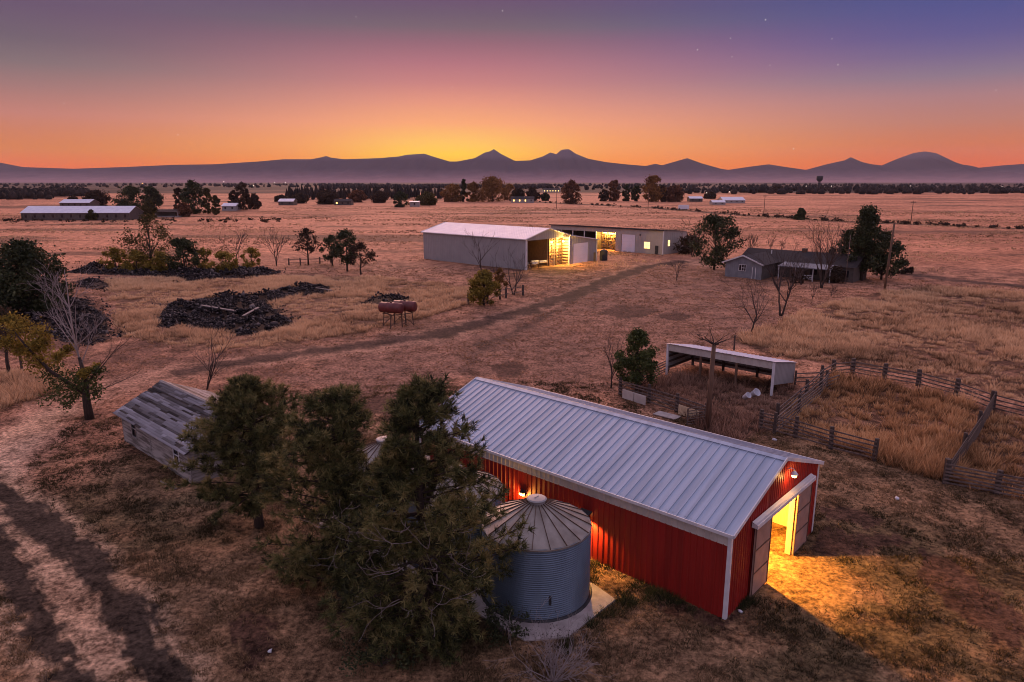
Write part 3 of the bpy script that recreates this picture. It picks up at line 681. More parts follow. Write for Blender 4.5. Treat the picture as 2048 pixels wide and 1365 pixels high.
# far trees
GF = 'trees beyond the far edge of the field'
for i, (bx, by, ty, w, m_, sh, lab) in enumerate((
    (195, 413, 383, 40, 'brownleaf', 'round', 'round dark tree left of the pair above the long metal barn'),
    (265, 421, 375, 52, 'dkgreen', 'round', 'broad dark tree behind the right end of the long metal barn'),
    (304, 417, 375, 34, 'dkgreen', 'round', 'narrower dark tree touching the broad tree by the long barn'),
    (300, 437, 404, 26, 'olive', 'round', 'small olive tree between the long metal barn and the open shed'),
    (185, 441, 422, 18, 'olive', 'round', 'small bush in front of the long metal barn roof'),
    (148, 411, 394, 18, 'brownleaf', 'round', 'little dark tree just behind the roof of the long metal barn'),
    (360, 427, 379, 18, 'brownleaf', 'tall', 'narrow tree left of the tall dark tree by the open shed'),
    (388, 428, 364, 40, 'dkgreen', 'round', 'tall dark tree right of the small open shed'),
    (416, 428, 379, 18, 'olive', 'tall', 'narrow olive tree right of the tall dark tree'),
    (433, 430, 393, 16, 'olive', 'tall', 'shorter narrow olive tree beside the blue roofed house'),
    (368, 434, 408, 28, 'rustleaf', 'round', 'rusty bush at the right side of the small open shed'),
    (470, 418, 383, 18, 'brownleaf', 'round', 'left tree of the trio behind the blue roofed house'),
    (488, 421, 367, 28, 'brownleaf', 'tall', 'tall middle tree of the trio behind the blue roofed house'),
    (510, 419, 389, 22, 'brownleaf', 'round', 'right low tree of the trio behind the blue roofed house'),
    (565, 405, 392, 26, 'brownleaf', 'round', 'low round bush left of the pale far roof'),
    (602, 407, 390, 32, 'brownleaf', 'round', 'wide dark bush above the pale far roof'),
    (655, 409, 383, 38, 'brownleaf', 'round', 'wide dark bush left of the orange lit house'),
    (716, 405, 384, 30, 'rustleaf', 'round', 'rusty round tree right of the orange lit house'),
    (760, 406, 384, 30, 'brownleaf', 'round', 'brown round tree midway between the orange lit house and white hut'),
    (801, 415, 386, 26, 'dkgreen', 'round', 'dark green bush beside the small white hut'),
    (852, 411, 387, 36, 'olive', 'round', 'olive bush right of the small white hut'),
    (905, 404, 371, 36, 'gold', 'round', 'golden tree left of the pointed spruce'),
    (928, 404, 359, 14, 'dkgreen', 'cone', 'pointed dark spruce in the middle of the golden trees'),
    (947, 404, 366, 28, 'gold', 'round', 'golden tree right of the pointed spruce'),
    (985, 404, 356, 58, 'gold', 'round', 'largest golden brown tree on the far field edge'),
    (1018, 402, 370, 28, 'gold', 'round', 'lesser golden tree leaning on the largest golden tree'),
    (1036, 405, 378, 26, 'brownleaf', 'round', 'dark tree left of the lit farmhouse windows'),
    (1064, 402, 377, 26, 'brownleaf', 'round', 'dark tree behind the lit farmhouse windows'),
    (1091, 402, 388, 18, 'dkgreen', 'round', 'round dark bush right of the lit farmhouse'),
    (1143, 408, 364, 34, 'rustleaf', 'round', 'lone round brown tree right of the lit farmhouse'),
    (1207, 403, 381, 18, 'brownleaf', 'round', 'small dark tree at the left of the right hand tree row'),
    (1226, 403, 363, 26, 'rustleaf', 'tall', 'rusty tall tree near the left of the right hand tree row'),
    (1251, 403, 371, 16, 'dkgreen', 'tall', 'dark upright tree left of its twin in the right hand row'),
    (1271, 403, 373, 18, 'dkgreen', 'tall', 'dark upright tree right of its twin in the right hand row'),
    (1305, 404, 354, 36, 'gold', 'tall', 'tall golden tree standing highest in the right hand row'),
    (1324, 404, 374, 16, 'brownleaf', 'round', 'low brown tree right of the tall golden tree'),
    (1347, 404, 374, 32, 'rustleaf', 'round', 'rusty round tree ending the right hand row'),
    (1420, 398, 386, 20, 'brownleaf', 'round', 'low bush behind the pale greenhouse'),
    (1555, 386, 373, 22, 'brownleaf', 'round', 'dark tree at the wood edge left of the water tower'),
    (1600, 440, 418, 24, 'dkgreen', 'cone', 'small conical evergreen alone on the field boundary'))):
    px_tree(leafy_tree, 'shrub' if by-ty < 24 else 'far_tree', bx, by, ty, w, 200+i, lab, m_, GF, shape=sh, K=22 if w < 30 else 36, per=60, cbase=.04, cat='shrub' if by-ty < 24 else 'tree')

# far woodland nobody could count
def woodland(name, label, polys, n, hr, seed, m='farwood', conifer=True):
    g = np.random.default_rng(seed); V = []; F = []; vv = []; base = 0
    tot = []
    for poly in polys:
        xs = [p[0] for p in poly]; ys = [p[1] for p in poly]
        x = g.uniform(min(xs), max(xs), n*6); y = g.uniform(min(ys), max(ys), n*6); k = inpoly(x, y, poly)
        tot.append(np.stack([x[k][:n], y[k][:n]], 1))
    P_ = np.vstack(tot); sides = 6
    # each tree: three stacked ragged skirts
    ang = np.arange(sides)*2*math.pi/sides
    for (x, y) in P_:
        h = g.uniform(*hr); r = h*(g.uniform(.16, .24) if conifer else g.uniform(.45, .8)); t = g.random()
        lv = [(0.05, .75), (.35, 1.0 if not conifer else .85), (.68, .8 if not conifer else .5), (1.0, .25 if not conifer else .04)]
        for zf, rf in lv:
            j = 1+.35*(g.random(sides)-.5)
            V.append(np.stack([x+r*rf*j*np.cos(ang), y+r*rf*j*np.sin(ang), np.full(sides, h*zf)*(1+.10*(g.random(sides)-.5))], 1)); vv += [t*.8+.2*g.random() for _ in range(sides)]
        for l in range(3):
            for k in range(sides): F.append((base+l*sides+k, base+l*sides+(k+1) % sides, base+(l+1)*sides+(k+1) % sides, base+(l+1)*sides+k))
        base += 4*sides
    o = npmesh(name, np.vstack(V), np.array(F), M[m], v=np.array(vv)); tag(o, label, 'woodland', kind='stuff')
def band(pts_near, pts_far): return W(pts_near+pts_far[::-1])
woodland('conifer_wood', 'dark wood of small conifers along the far edge of the field', [band([(565, 401), (890, 400)], [(580, 392), (885, 393)])], 170, (8, 14), 301, 'farwood')
woodland('distant_woodland', 'dark distant woodland covering the plain below the mountains', [
    band([(1340, 389), (2300, 391)], [(1300, 380), (2300, 380)]), band([(1100, 381), (2400, 379.5)], [(1050, 371), (2500, 371)]),
    band([(-200, 402), (100, 400)], [(-300, 389), (120, 388)]), band([(95, 394), (175, 393)], [(95, 390), (175, 390)]), band([(-500, 378), (700, 376)], [(-700, 369.5), (800, 369.5)]), band([(640, 379), (1100, 379)], [(640, 373), (1100, 373)])], 560, (4, 10), 302, conifer=False)

# ------------------------------------------------------------------ red barn
def red_barn():
    e = empty('red_barn', BARN, AZ, 'long red metal barn with pale ribbed roof and a lit open end door', 'barn')
    Wd, L, EV, RG = 10.0, 19.5, 3.98, 5.72
    top = lambda x: EV+(RG-EV)*(1-abs(x-5)/5)-.06
    X, Y, Z = Vector((1, 0, 0)), Vector((0, 1, 0)), Vector((0, 0, 1))
    g = MB()   # gable wall with the doorway left open
    g.ribbed((0, 0, 0), X, -Y, 0.02, 3.72, -.2, top, .23, .05, .03); g.ribbed((0, 0, 0), X, -Y, 3.72, 6.98, 3.42, top, .23, .05, .03); g.ribbed((0, 0, 0), X, -Y, 6.98, 9.98, -.2, top, .23, .05, .03)
    g.build('gable_wall', M['red_metal'], e)
    g = MB(); g.ribbed((0, L, 0), X, Y, .02, 9.98, -.2, top, .23, .05, .03); g.build('rear_wall', M['red_metal'], e)
    g = MB(); g.ribbed((0, 0, 0), Y, -X, .02, L-.02, -.2, 3.34, .3, .06, .035); g.build('side_wall', M['red_metal'], e)
    g = MB(); g.ribbed((-.01, 0, 0), Y, -X, .02, L-.02, 3.34, EV, .3, .06, .03); g.box(-.03, .0, .02, L-.02, 3.31, 3.345); g.build('eave_band', M['pale_metal'], e)
    g = MB(); g.ribbed((Wd, 0, 0), Y, X, .02, L-.02, -.2, EV, .3, .06, .035); g.build('side_wall', M['red_metal'], e)
    sl = math.hypot(5, RG-EV); dn = Vector((-5, 0, EV-RG)).normalized(); n1 = Vector((EV-RG, 0, 5)).normalized()
    for s in (-1, 1):
        d_ = Vector((5*s, 0, EV-RG)).normalized(); nn = Vector((s*(RG-EV), 0, 5)).normalized()
        r = MB(); r.ribbed(Vector((5, -.18, RG)), Y, nn, 0, L+.36, 0, sl+.22, .44, .04, .04, d_)
        r.q(Vector((5, -.18, RG))-nn*.05, Vector((5, L+.18, RG))-nn*.05, Vector((5, L+.18, RG))-nn*.05+d_*(sl+.2), Vector((5, -.18, RG))-nn*.05+d_*(sl+.2))
        r.build('roof', M['galv_roof'], e)
    r = MB()
    for s in (-1, 1):
        d_ = Vector((5*s, 0, EV-RG)).normalized(); nn = Vector((s*(RG-EV), 0, 5)).normalized()
        a = Vector((5, -.2, RG))+nn*.055; b_ = Vector((5, L+.2, RG))+nn*.055; r.q(a, b_, b_+d_*.24, a+d_*.24); r.q(a+d_*.24, b_+d_*.24, b_+d_*.24-nn*.05, a+d_*.24-nn*.05)
    r.build('ridge_cap', M['galv_roof'], e)
    t = MB()   # rake and corner trim
    for y in (-.2, L+.2):
        for s in (-1, 1):
            a = Vector((5, y, RG-.02)); b_ = Vector((5+s*5.2, y, EV-.09)); t.beam(a, b_, .05, .17)
    t.box(-.25, -.20, -.18, L+.18, EV-.16, EV-.02); t.box(Wd+.20, Wd+.25, -.18, L+.18, EV-.16, EV-.02)
    t.build('roof_trim', M['trim'], e)
    for x0, y0 in ((-.06, -.06), (Wd-.10, -.06), (-.06, L-.10), (Wd-.10, L-.10)):
        MB().box(x0, x0+.16, y0, y0+.16, -.2, EV-.10).build('corner_trim', M['trim'], e)
    # sliding doors
    for x0, x1 in ((2.08, 3.78), (6.94, 8.74)):
        d_ = MB().box(x0, x1, -.20, -.14, .08, 3.40).build('door', M['door_panel'], e)
        f = MB()
        for zz in (.08, 1.17, 2.28, 3.36): f.box(x0, x1, -.222, -.201, zz-.03+.03*(zz < .1), zz+.03)
        for xx in (x0, x1-.06): f.box(xx, xx+.06, -.224, -.203, .12, 3.33)
        f.build('door_frame', M['rust'], d_)
    k = MB(); k.box(1.90, 8.85, -.30, -.06, 3.46, 3.66); k.q((1.9, -.06, 3.72), (8.85, -.06, 3.72), (8.85, -.33, 3.62), (1.9, -.33, 3.62)); k.box(1.9, 8.85, -.33, -.30, 3.44, 3.62)
    k.build('door_track', M['trim'], e)
    j = MB(); j.box(3.60, 3.72, -.05, .15, -.1, 3.42); j.box(6.98, 7.16, -.05, .22, -.1, 3.42); j.box(3.72, 6.98, .02, .15, 3.30, 3.42); j.build('door_jamb', M['wood_pale'], e)
    # interior timber frame
    fr = MB()
    for y in np.arange(.4, L, 3.1):
        for x in (.18, 9.82): fr.box(x-.08, x+.08, y-.08, y+.08, -.1, EV-.1)
        fr.beam((.1, y, EV-.15), (9.9, y, EV-.15), .1, .22)
        for s in (-1, 1): fr.beam((5, y, RG-.22), (5+s*4.85, y, EV-.12), .08, .18)
    for z in (.5, 1.2, 1.9, 2.6, 3.3):
        fr.box(.06, .12, .3, L-.3, z-.06, z+.06); fr.box(9.88, 9.94, .3, L-.3, z-.06, z+.06); fr.box(.3, 9.7, L-.12, L-.06, z-.06, z+.06)
    fr.build('timber_frame', M['wood_pale'], e)
    lw = MB(); lw.box(9.72, 9.80, 1.0, L-.4, -.1, 1.35); lw.box(.3, 9.6, 13.0, 13.08, -.1, 1.5); lw.build('stall_boards', M['wood_pale'], e)
    # gable lamp on a short arm
    lp = MB(); lp.tube([(5.55, -.02, 4.98), (5.55, -.22, 5.10), (5.55, -.36, 5.06), (5.55, -.38, 4.98)], .025, 8); lp.lathe([(.04, 5.0), (.07, 4.97), (.11, 4.92), (.17, 4.84), (.175, 4.82), (.16, 4.82), (.10, 4.90), (.04, 4.95)], 20, (5.55, -.38, 0))
    lo = lp.build('wall_lamp', M['trim'], e, True)
    MB().lathe([(.005, 4.66), (.08, 4.68), (.12, 4.74), (.10, 4.82), (.005, 4.86)], 12, (5.55, -.38, 0)).build('bulb', M['lit'], lo, True)
    # shielded lamps on the side wall
    for yy, zz in ((11.3, 2.18), (7.25, 2.35)):
        s = MB(); s.box(-.10, -.03, yy-.16, yy+.16, zz-.16, zz+.16); s.box(-.25, -.10, yy-.15, yy+.15, zz+.03, zz+.07); HOOD = yy < 9
        if HOOD: s.q((-.62, yy-.36, zz+.08), (-.62, yy+.36, zz+.08), (-.03, yy+.32, zz+.22), (-.03, yy-.32, zz+.22)); s.q((-.62, yy-.36, zz+.05), (-.62, yy+.36, zz+.05), (-.03, yy+.32, zz+.19), (-.03, yy-.32, zz+.19))
        so = s.build('wall_lamp', M['dark_metal'], e)
        MB().box(-.22, -.11, yy-.13, yy+.13, zz-.10, zz+.02).build('bulb', M['lit'], so)
    # ceiling lamp over the doorway bay
    c = MB(); c.tube([(4.76, 2.2, 4.2), (4.76, 2.2, 3.78)], .015, 6); c.lathe([(.03, 3.78), (.10, 3.74), (.2, 3.62), (.21, 3.60), (.1, 3.70)], 16, (4.76, 2.2, 0)); co = c.build('ceiling_lamp', M['trim'], e)
    MB().lathe([(.005, 3.50), (.06, 3.53), (.08, 3.58), (.05, 3.66), (.005, 3.68)], 12, (4.76, 2.2, 0)).build('bulb', M['lit'], co, True)
    return e
RB = red_barn()

def lamp(name, loc, watts, col=(1, .60, .17), r=.09):
    l = bpy.data.lights.new(name, 'POINT'); l.energy = watts; l.color = col; l.shadow_soft_size = r
    o = bpy.data.objects.new(name, l); o.location = loc; link(o); return o
lamp('barn_ceiling_light', barn(4.76, 2.2, 3.45), 9000, (1, .44, .06), .10)
lamp('barn_gable_light', barn(5.55, -.38, 4.50), 45, (1, .52, .16), .08)
lamp('barn_side_light', barn(-.34, 11.3, 1.98), 110, (1, .48, .09), .08)
lo_ = lamp('barn_side_light', barn(-.36, 7.1, 2.12), 900, (1, .48, .09), .08); lo_.data.type = 'SPOT'; lo_.data.spot_size = math.radians(150); lo_.data.spot_blend = .3; lo_.data.shadow_soft_size = .08

# things lying in the barn doorway
hz = MB(); hp = []
for k in range(46):
    t = k/45*4*math.pi; hp.append((.42*math.cos(t)*(1+.1*math.sin(3*t)), .26*math.sin(t), .04+.012*k/8))
hz.tube(hp+[(.5, .3, .05), (.8, .9, .04), (.5, 1.5, .04)], .035, 6)
o = hz.build('hose', M['cap_red'], None, True); o.location = barn(7.1, 3.0, .02); tag(o, 'coiled red hose lying on the lit floor inside the red barn', 'hose')

# ------------------------------------------------------------------ grain bins and slab
def corr(n_rows, h, r):
    p = []; st = h/n_rows
    for i in range(n_rows):
        z = i*st; p += [(r-.012, z), (r+.02, z+st*.35), (r+.02, z+st*.6), (r-.012, z+st*.95)]
    return p+[(r, h)]
sl = MB()
pl = [(-6.9, 20.6), (-1.75, 20.6), (-1.75, 5.6), (-2.1, 4.1), (-5.55, 4.05), (-6.9, 5.2)]
lo_ = [tuple(barn(x, y, -.1)) for x, y in pl]; hi_ = [tuple(barn(x, y, .12)) for x, y in pl]
n = len(pl); sl.v += lo_+hi_; sl.f.append(tuple(range(n, 2*n))[::-1]); sl.f += [(i, (i+1) % n, n+(i+1) % n, n+i) for i in range(n)]
o = sl.build('concrete_pad', M['concrete']); tag(o, 'pale concrete pad under the grain bins beside the red barn', 'concrete pad')
for i, (x, y) in enumerate(BINC):
    p = barn(x, y, .12)
    lab = ('front galvanised grain bin with conical ribbed roof beside the red barn', 'middle grain bin half hidden by the pines against the red barn', 'farthest grain bin whose cone roof peeks between the pines')[i]
    e = empty('grain_bin', p, AZ+.3*i, lab, 'grain bin', 'grain bins beside the red barn')
    MB().lathe(corr(34, 3.28, 2.37), 64).build('wall', M['galv_bin'], e)
    rf = MB(); nseg = 20; R0, R1, z0, z1 = 2.42, .36, 3.25, 4.24
    for k in range(nseg):
        a0, a1 = 2*math.pi*k/nseg, 2*math.pi*(k+1)/nseg
        P0 = lambda a, R_, z: (R_*math.cos(a), R_*math.sin(a), z)
        rf.q(P0(a0, R0, z0), P0(a1, R0, z0), P0(a1, R1, z1), P0(a0, R1, z1))
    rf.lathe([(2.42, 3.25), (2.42, 3.19), (2.36, 3.2)], 60)
    ro = rf.build('roof', M['bin_roof'], e)
    rb = MB()
    for k in range(nseg):
        a0 = 2*math.pi*k/nseg; rb.beam((2.40*math.cos(a0), 2.40*math.sin(a0), 3.28), (.37*math.cos(a0), .37*math.sin(a0), 4.245), .022, .05)
    rb.build('seams', M['rust'], ro)
    cp = MB(); cp.lathe([(.37, 4.18), (.37, 4.34), (.43, 4.36), (.44, 4.40), (.38, 4.44), (.12, 4.47), (.001, 4.475)], 28); cp.beam((-.14, 0, 4.47), (.14, 0, 4.47), .02, .05); cp.build('fill_cap', M['white_wall'], e)
    MB().lathe([(2.36, .07), (2.45, .075), (2.50, .03), (2.52, -.02)], 40).build('anchor_ring', M['dark_metal'], e)
    if i == 0:
        a0 = math.radians(-78)-AZ
        lt_ = MB().beam((2.42*math.cos(a0), 2.42*math.sin(a0), .75), (2.42*math.cos(a0), 2.42*math.sin(a0), 1.15), .09, .05).build('sight_hatch', M['dark_metal'], e)

# white pipe frame by the front bin
f = MB(); p0, p1, p2 = barn(-6.9, 9.6, .1), barn(-6.5, 8.6, .12), barn(-6.5, 8.6, 1.5)
f.tube([p0, p1], .035, 6); f.tube([p1, p2], .035, 6); f.tube([p2, p2+Vector((-.5, .1, .1))], .03, 6)
o = f.build('bent_pipe', M['trim']); tag(o, 'bent white pipe frame standing left of the front grain bin', 'pipe frame')

# ------------------------------------------------------------------ weathered cabin
def cabin():
    e = empty('weathered_cabin', CAB, AZ, 'weathered grey board cabin with patchy shingle roof behind the pine', 'cabin')
    Wd, L, EV, RG = 6.0, 10.8, 2.25, 3.65
    cl = MB()   # lap siding on the long front, side facing the drive (local x = 0)
    def lap(o_, du, nrm, u0, u1, fh, n_=16, holes=()):
        hh = .20
        k = 0
        while k*hh < RG:
            z0 = k*hh-.1; z1 = z0+hh
            segs = [(u0, u1)]
            for (a, b_, c, d_) in holes:
                if z0+.02 < d_ and z1-.02 > c: segs = [s for q in segs for s in ((q[0], min(q[1], a)), (max(q[0], b_), q[1])) if s[1]-s[0] > .02]
            for a, b_ in segs:
                if fh is not None:
                    # clip to the gable
                    m_ = max(0, min(1, (z1-EV)/(RG-EV)))*Wd/2
                    a, b_ = max(a, m_), min(b_, Wd-m_)
                    if b_-a < .1: continue
                elif z1 > EV+.08: continue
                jit = rnd.uniform(0.01, .035)
                A_ = Vector(o_)+Vector(du)*a; B_ = Vector(o_)+Vector(du)*b_; nv = Vector(nrm)
                cl.q(A_+nv*(.035+jit)+Vector((0, 0, z0)), B_+nv*(.035+jit)+Vector((0, 0, z0)), B_+nv*.005+Vector((0, 0, z1)), A_+nv*.005+Vector((0, 0, z1)))
                cl.q(A_+Vector((0, 0, z0)), B_+Vector((0, 0, z0)), B_+nv*(.035+jit)+Vector((0, 0, z0)), A_+nv*(.035+jit)+Vector((0, 0, z0)))
            k += 1
    wins = [(1.55, 2.25, .75, 1.95), (8.35, 9.05, .85, 2.0)]
    lap((0, 0, 0), (0, 1, 0), (-1, 0, 0), 0, L, None, holes=wins)
    lap((Wd, 0, 0), (0, 1, 0), (1, 0, 0), 0, L, None)
    lap((0, 0, 0), (1, 0, 0), (0, -1, 0), 0, Wd, 1); lap((0, L, 0), (1, 0, 0), (0, 1, 0), 0, Wd, 1)
    cl.box(.02, .05, .02, L-.02, -.1, EV) if False else None
    cl.build('wall', M['old_wall'], e)
    ct = MB()
    for x in (-.045, Wd-.03):
        for y in (-.045, L-.04): ct.box(x, x+.08, y, y+.08, -.1, EV)
    ct.box(-.05, -.03, 5.9, 6.02, -.1, EV); ct.build('corner_boards', M['grey_board'], e)
    for (a, b_, c, d_) in wins:
        w = MB(); w.box(-.065, -.02, a-.08, a, c-.08, d_+.06); w.box(-.065, -.02, b_, b_+.08, c-.08, d_+.06); w.box(-.075, -.02, a, b_, c-.1, c); w.box(-.065, -.02, a, b_, d_, d_+.07); w.box(-.05, -.02, a, b_, (c+d_)/2-.03, (c+d_)/2+.03)
        wo = w.build('window', M['trim'] if a < 5 else M['grey_board'], e)
        MB().box(.02, .04, a, b_, c, d_).build('pane', M['glass'], wo)
    # shingle roof: rows of individual shingle strips with missing patches
    m_sh = vmat('old_shingles', [(0, (.035, .029, .027)), (.35, (.12, .108, .108)), (.7, (.25, .24, .255)), (1, (.38, .37, .39))], .9, .2)
    Vv = []; Ff = []; vv = []
    sl_ = math.hypot(Wd/2+.42, (RG-EV)*(Wd/2+.42)/(Wd/2)); rows = 22
    g_ = random.Random(9)
    for s in (-1, 1):
        d_ = Vector((s*Wd/2, 0, EV-RG)).normalized(); nn = Vector((s*(RG-EV), 0, Wd/2)).normalized(); o_ = Vector((Wd/2, -.38, RG+.05))
        for r_ in range(rows):
            y = 0.0; a = sl_*r_/rows; b_ = sl_*(r_+1.25)/rows
            rowtone = .16 if r_ in (4, 5, 10, 16) else .42+.34*g_.random()
            while y < L+.72:
                wd = g_.uniform(.4, 1.7); y2 = min(L+.76, y+wd)
                miss = g_.random() < (.24 if r_ in (4, 5, 10, 16) else .05) and s < 0
                if not miss:
                    n0 = len(Vv); lift = .03+g_.random()*.02
                    for (yy, aa, l) in ((y, a, .008), (y2, a, .008), (y2, b_, lift), (y, b_, lift)): Vv.append((o_+Vector((0, yy, 0))+d_*aa+nn*l)[:])
                    for (yy, aa) in ((y2, b_), (y, b_)): Vv.append((o_+Vector((0, yy, 0))+d_*aa)[:])
                    Ff.append((n0, n0+1, n0+2, n0+3)); Ff.append((n0+3, n0+2, n0+4, n0+5))
                    pt_ = .5*(fbm(np.array([y*.35]), np.array([a*.6+s]), 3)[0]-.5)*3
                    t = min(1, max(0, rowtone+g_.gauss(0, .11)+pt_*.4)); vv += [t]*6
                y = y2
    ro = npmesh('roof', np.array(Vv), np.array(Ff), m_sh, e, v=np.array(vv))
    dk = MB()
    for s in (-1, 1):
        d_ = Vector((s*Wd/2, 0, EV-RG)).normalized(); o_ = Vector((Wd/2, -.36, RG+.02)); o2 = Vector((Wd/2, L+.36, RG+.02)); dk.q(o_, o2, o2+d_*(sl_-.02), o_+d_*(sl_-.02))
        nn = Vector((s*(RG-EV), 0, Wd/2)).normalized(); dk.q(o_-nn*.05, o2-nn*.05, o2+d_*(sl_-.02)-nn*.05, o_+d_*(sl_-.02)-nn*.05)
    dk.build('roof_deck', M['wood_dark'], ro)
    rc = MB(); rc.beam((Wd/2-.07, -.38, RG+.085), (Wd/2-.07, L+.38, RG+.085), .16, .03, (-.4, 0, 1)); rc.beam((Wd/2+.07, -.38, RG+.085), (Wd/2+.07, L+.38, RG+.085), .16, .03, (.4, 0, 1)); rc.build('ridge_board', M['grey_board'], ro)
cabin()
o = MB().beam(G(322, 965)+Vector((0, 0, .08)), G(352, 980)+Vector((0, 0, .08)), .14, .05).build('plank', M['grey_board']); tag(o, 'pale plank lying in the grass by the weathered cabin', 'plank')

# ------------------------------------------------------------------ white machine barn
def white_barn():
    e = empty('white_barn', WB, AZ, 'large white metal machine barn with a lit open bay and side garage', 'barn')
    X, Y, Z = Vector((1, 0, 0)), Vector((0, 1, 0)), Vector((0, 0, 1))
    Wd, L, EV, RG = 14.6, 32.0, 6.45, 8.25; LX, LZ = 24.8, 4.9; EV2 = 6.35
    top = lambda x: (EV+(RG-EV)*x/7.34 if x < 7.34 else RG-(RG-EV2)*(x-7.34)/(Wd-7.34) if x < Wd else EV2-(EV2-LZ)*(x-Wd)/(LX-Wd))-.07
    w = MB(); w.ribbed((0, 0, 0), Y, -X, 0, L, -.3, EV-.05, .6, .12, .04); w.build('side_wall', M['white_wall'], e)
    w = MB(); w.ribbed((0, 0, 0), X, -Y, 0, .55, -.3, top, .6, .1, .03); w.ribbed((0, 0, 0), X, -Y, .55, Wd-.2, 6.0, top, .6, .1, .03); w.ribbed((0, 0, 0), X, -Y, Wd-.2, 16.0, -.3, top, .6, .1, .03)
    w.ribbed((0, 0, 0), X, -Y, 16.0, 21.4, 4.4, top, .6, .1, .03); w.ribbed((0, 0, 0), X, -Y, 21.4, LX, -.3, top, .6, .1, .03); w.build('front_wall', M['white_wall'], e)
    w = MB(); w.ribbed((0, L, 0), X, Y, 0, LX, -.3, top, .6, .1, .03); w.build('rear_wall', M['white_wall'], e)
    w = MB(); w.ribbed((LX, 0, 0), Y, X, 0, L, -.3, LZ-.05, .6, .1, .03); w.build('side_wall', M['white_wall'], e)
    for x0, x1, z0, z1 in ((7.34, -.35, RG, EV-.09), (7.34, Wd, RG, EV2), (Wd, LX+.3, EV2, LZ-.05)):
        a = Vector((x0, -.35, z0)); d_ = Vector((x1-x0, 0, z1-z0)); sl_ = d_.length; d_.normalize(); nn = Vector((-d_.z, 0, d_.x)) if d_.x > 0 else Vector((d_.z, 0, -d_.x))
        r = MB(); r.ribbed(a, Y, nn, 0, L+.7, 0, sl_, .6, .08, .05, d_); r.build('roof', M['white_roof'], e)
    t = MB(); t.beam((7.34, -.37, RG), (-.38, -.37, EV-.1), .06, .22); t.beam((7.34, -.37, RG), (Wd, -.37, EV2), .06, .22); t.beam((Wd, -.37, EV2), (LX+.3, -.37, LZ-.06), .06, .22)
    t.beam((7.34, L+.37, RG), (-.38, L+.37, EV-.1), .06, .22); t.box(-.42, -.36, -.35, L+.35, EV-.25, EV-.08); t.build('roof_trim', M['trim'], e)
    for x0 in (-.06, Wd-.2, LX-.12):
        MB().box(x0, x0+.22, -.08, .12, -.3, min(top(max(0, x0)), top(x0+.2))-.02).build('corner_trim', M['trim'], e)
    d_ = MB().box(16.0, 21.4, .02, .1, -.1, 4.4).build('garage_door', M['white_door'], e)
    s = MB()
    for z in (.9, 1.8, 2.7, 3.6): s.box(16.05, 21.35, .0, .018, z-.015, z+.015)
    s.build('panel_lines', M['trim'], d_)
    # inside: plank walls with girts
    b_ = MB(); b_.q((.1, 15, -.1), (9.3, 15, -.1), (9.3, 15, 7.5), (7.3, 15, 8.0), (.1, 15, 6.3))
    for z in np.arange(.6, 6.4, .7): b_.box(.1, 9.3, 14.92, 14.99, z-.07, z+.07)
    b_.build('rear_planking', M['pole_wood'], e)
    i_ = MB(); i_.box(9.32, 9.44, 2.2, 14.9, -.1, 6.3); i_.build('partition', M['pole_wood'], e)
    i_ = MB()
    for z in np.arange(.6, 6.2, .9): i_.box(.06, .16, .3, 14.8, z-.07, z+.07)
    i_.build('wall_girts', M['wood_pale'], e)
    s = MB(); s.box(9.44, 14.5, 2.0, 2.1, -.1, 6.3); s.box(14.5, 14.58, .1, 2.1, -.1, 6.2); s.build('lit_planking', M['wood_pale'], e)
    s = MB()
    for z in np.arange(.35, 6.2, .62): s.box(9.45, 14.2, 1.70, 1.985, z-.05, z+.06); s.box(14.24, 14.485, .25, 1.98, z-.05, z+.06)
    for x in (9.6, 11.95, 14.3): s.box(x-.1-.2*(x > 14), x+.1-.2*(x > 14), 1.66, 1.97, -.1, 6.3)
    for k in range(46):
        xx = rnd.uniform(9.8, 14.1); zz = .41+.62*rnd.randint(0, 8); ww = rnd.uniform(.15, .4); s.box(xx, xx+ww, 1.72, 1.95, zz+.002, zz+rnd.uniform(.15, .4))
    s.build('shelving', M['rust'], e)
    MB().box(4.85, 5.05, 5.9, 6.1, -.1, 7.2).build('post', M['trim'], e); MB().box(9.25, 9.45, .05, .25, -.1, 6.2).build('post', M['wood_pale'], e)
    l = MB(); l.box(11.8, 12.2, -.45, -.15, 5.30, 5.42); l.beam((12, -.3, 5.42), (12, -.3, 6.2), .04, .04); l.beam((12, -.3, 6.2), (12, -.02, 6.2), .04, .04); lo = l.build('ceiling_lamp', M['trim'], e)
    MB().box(11.85, 12.15, -.42, -.18, 5.08, 5.29).build('bulb', M['lit'], lo)
white_barn()
def wb(x, y, z): return WB+U*x+D*y+Vector((0, 0, z))
lamp('machine_barn_light', wb(11.6, -.22, 4.75), 6500, (1, .56, .12), .15)
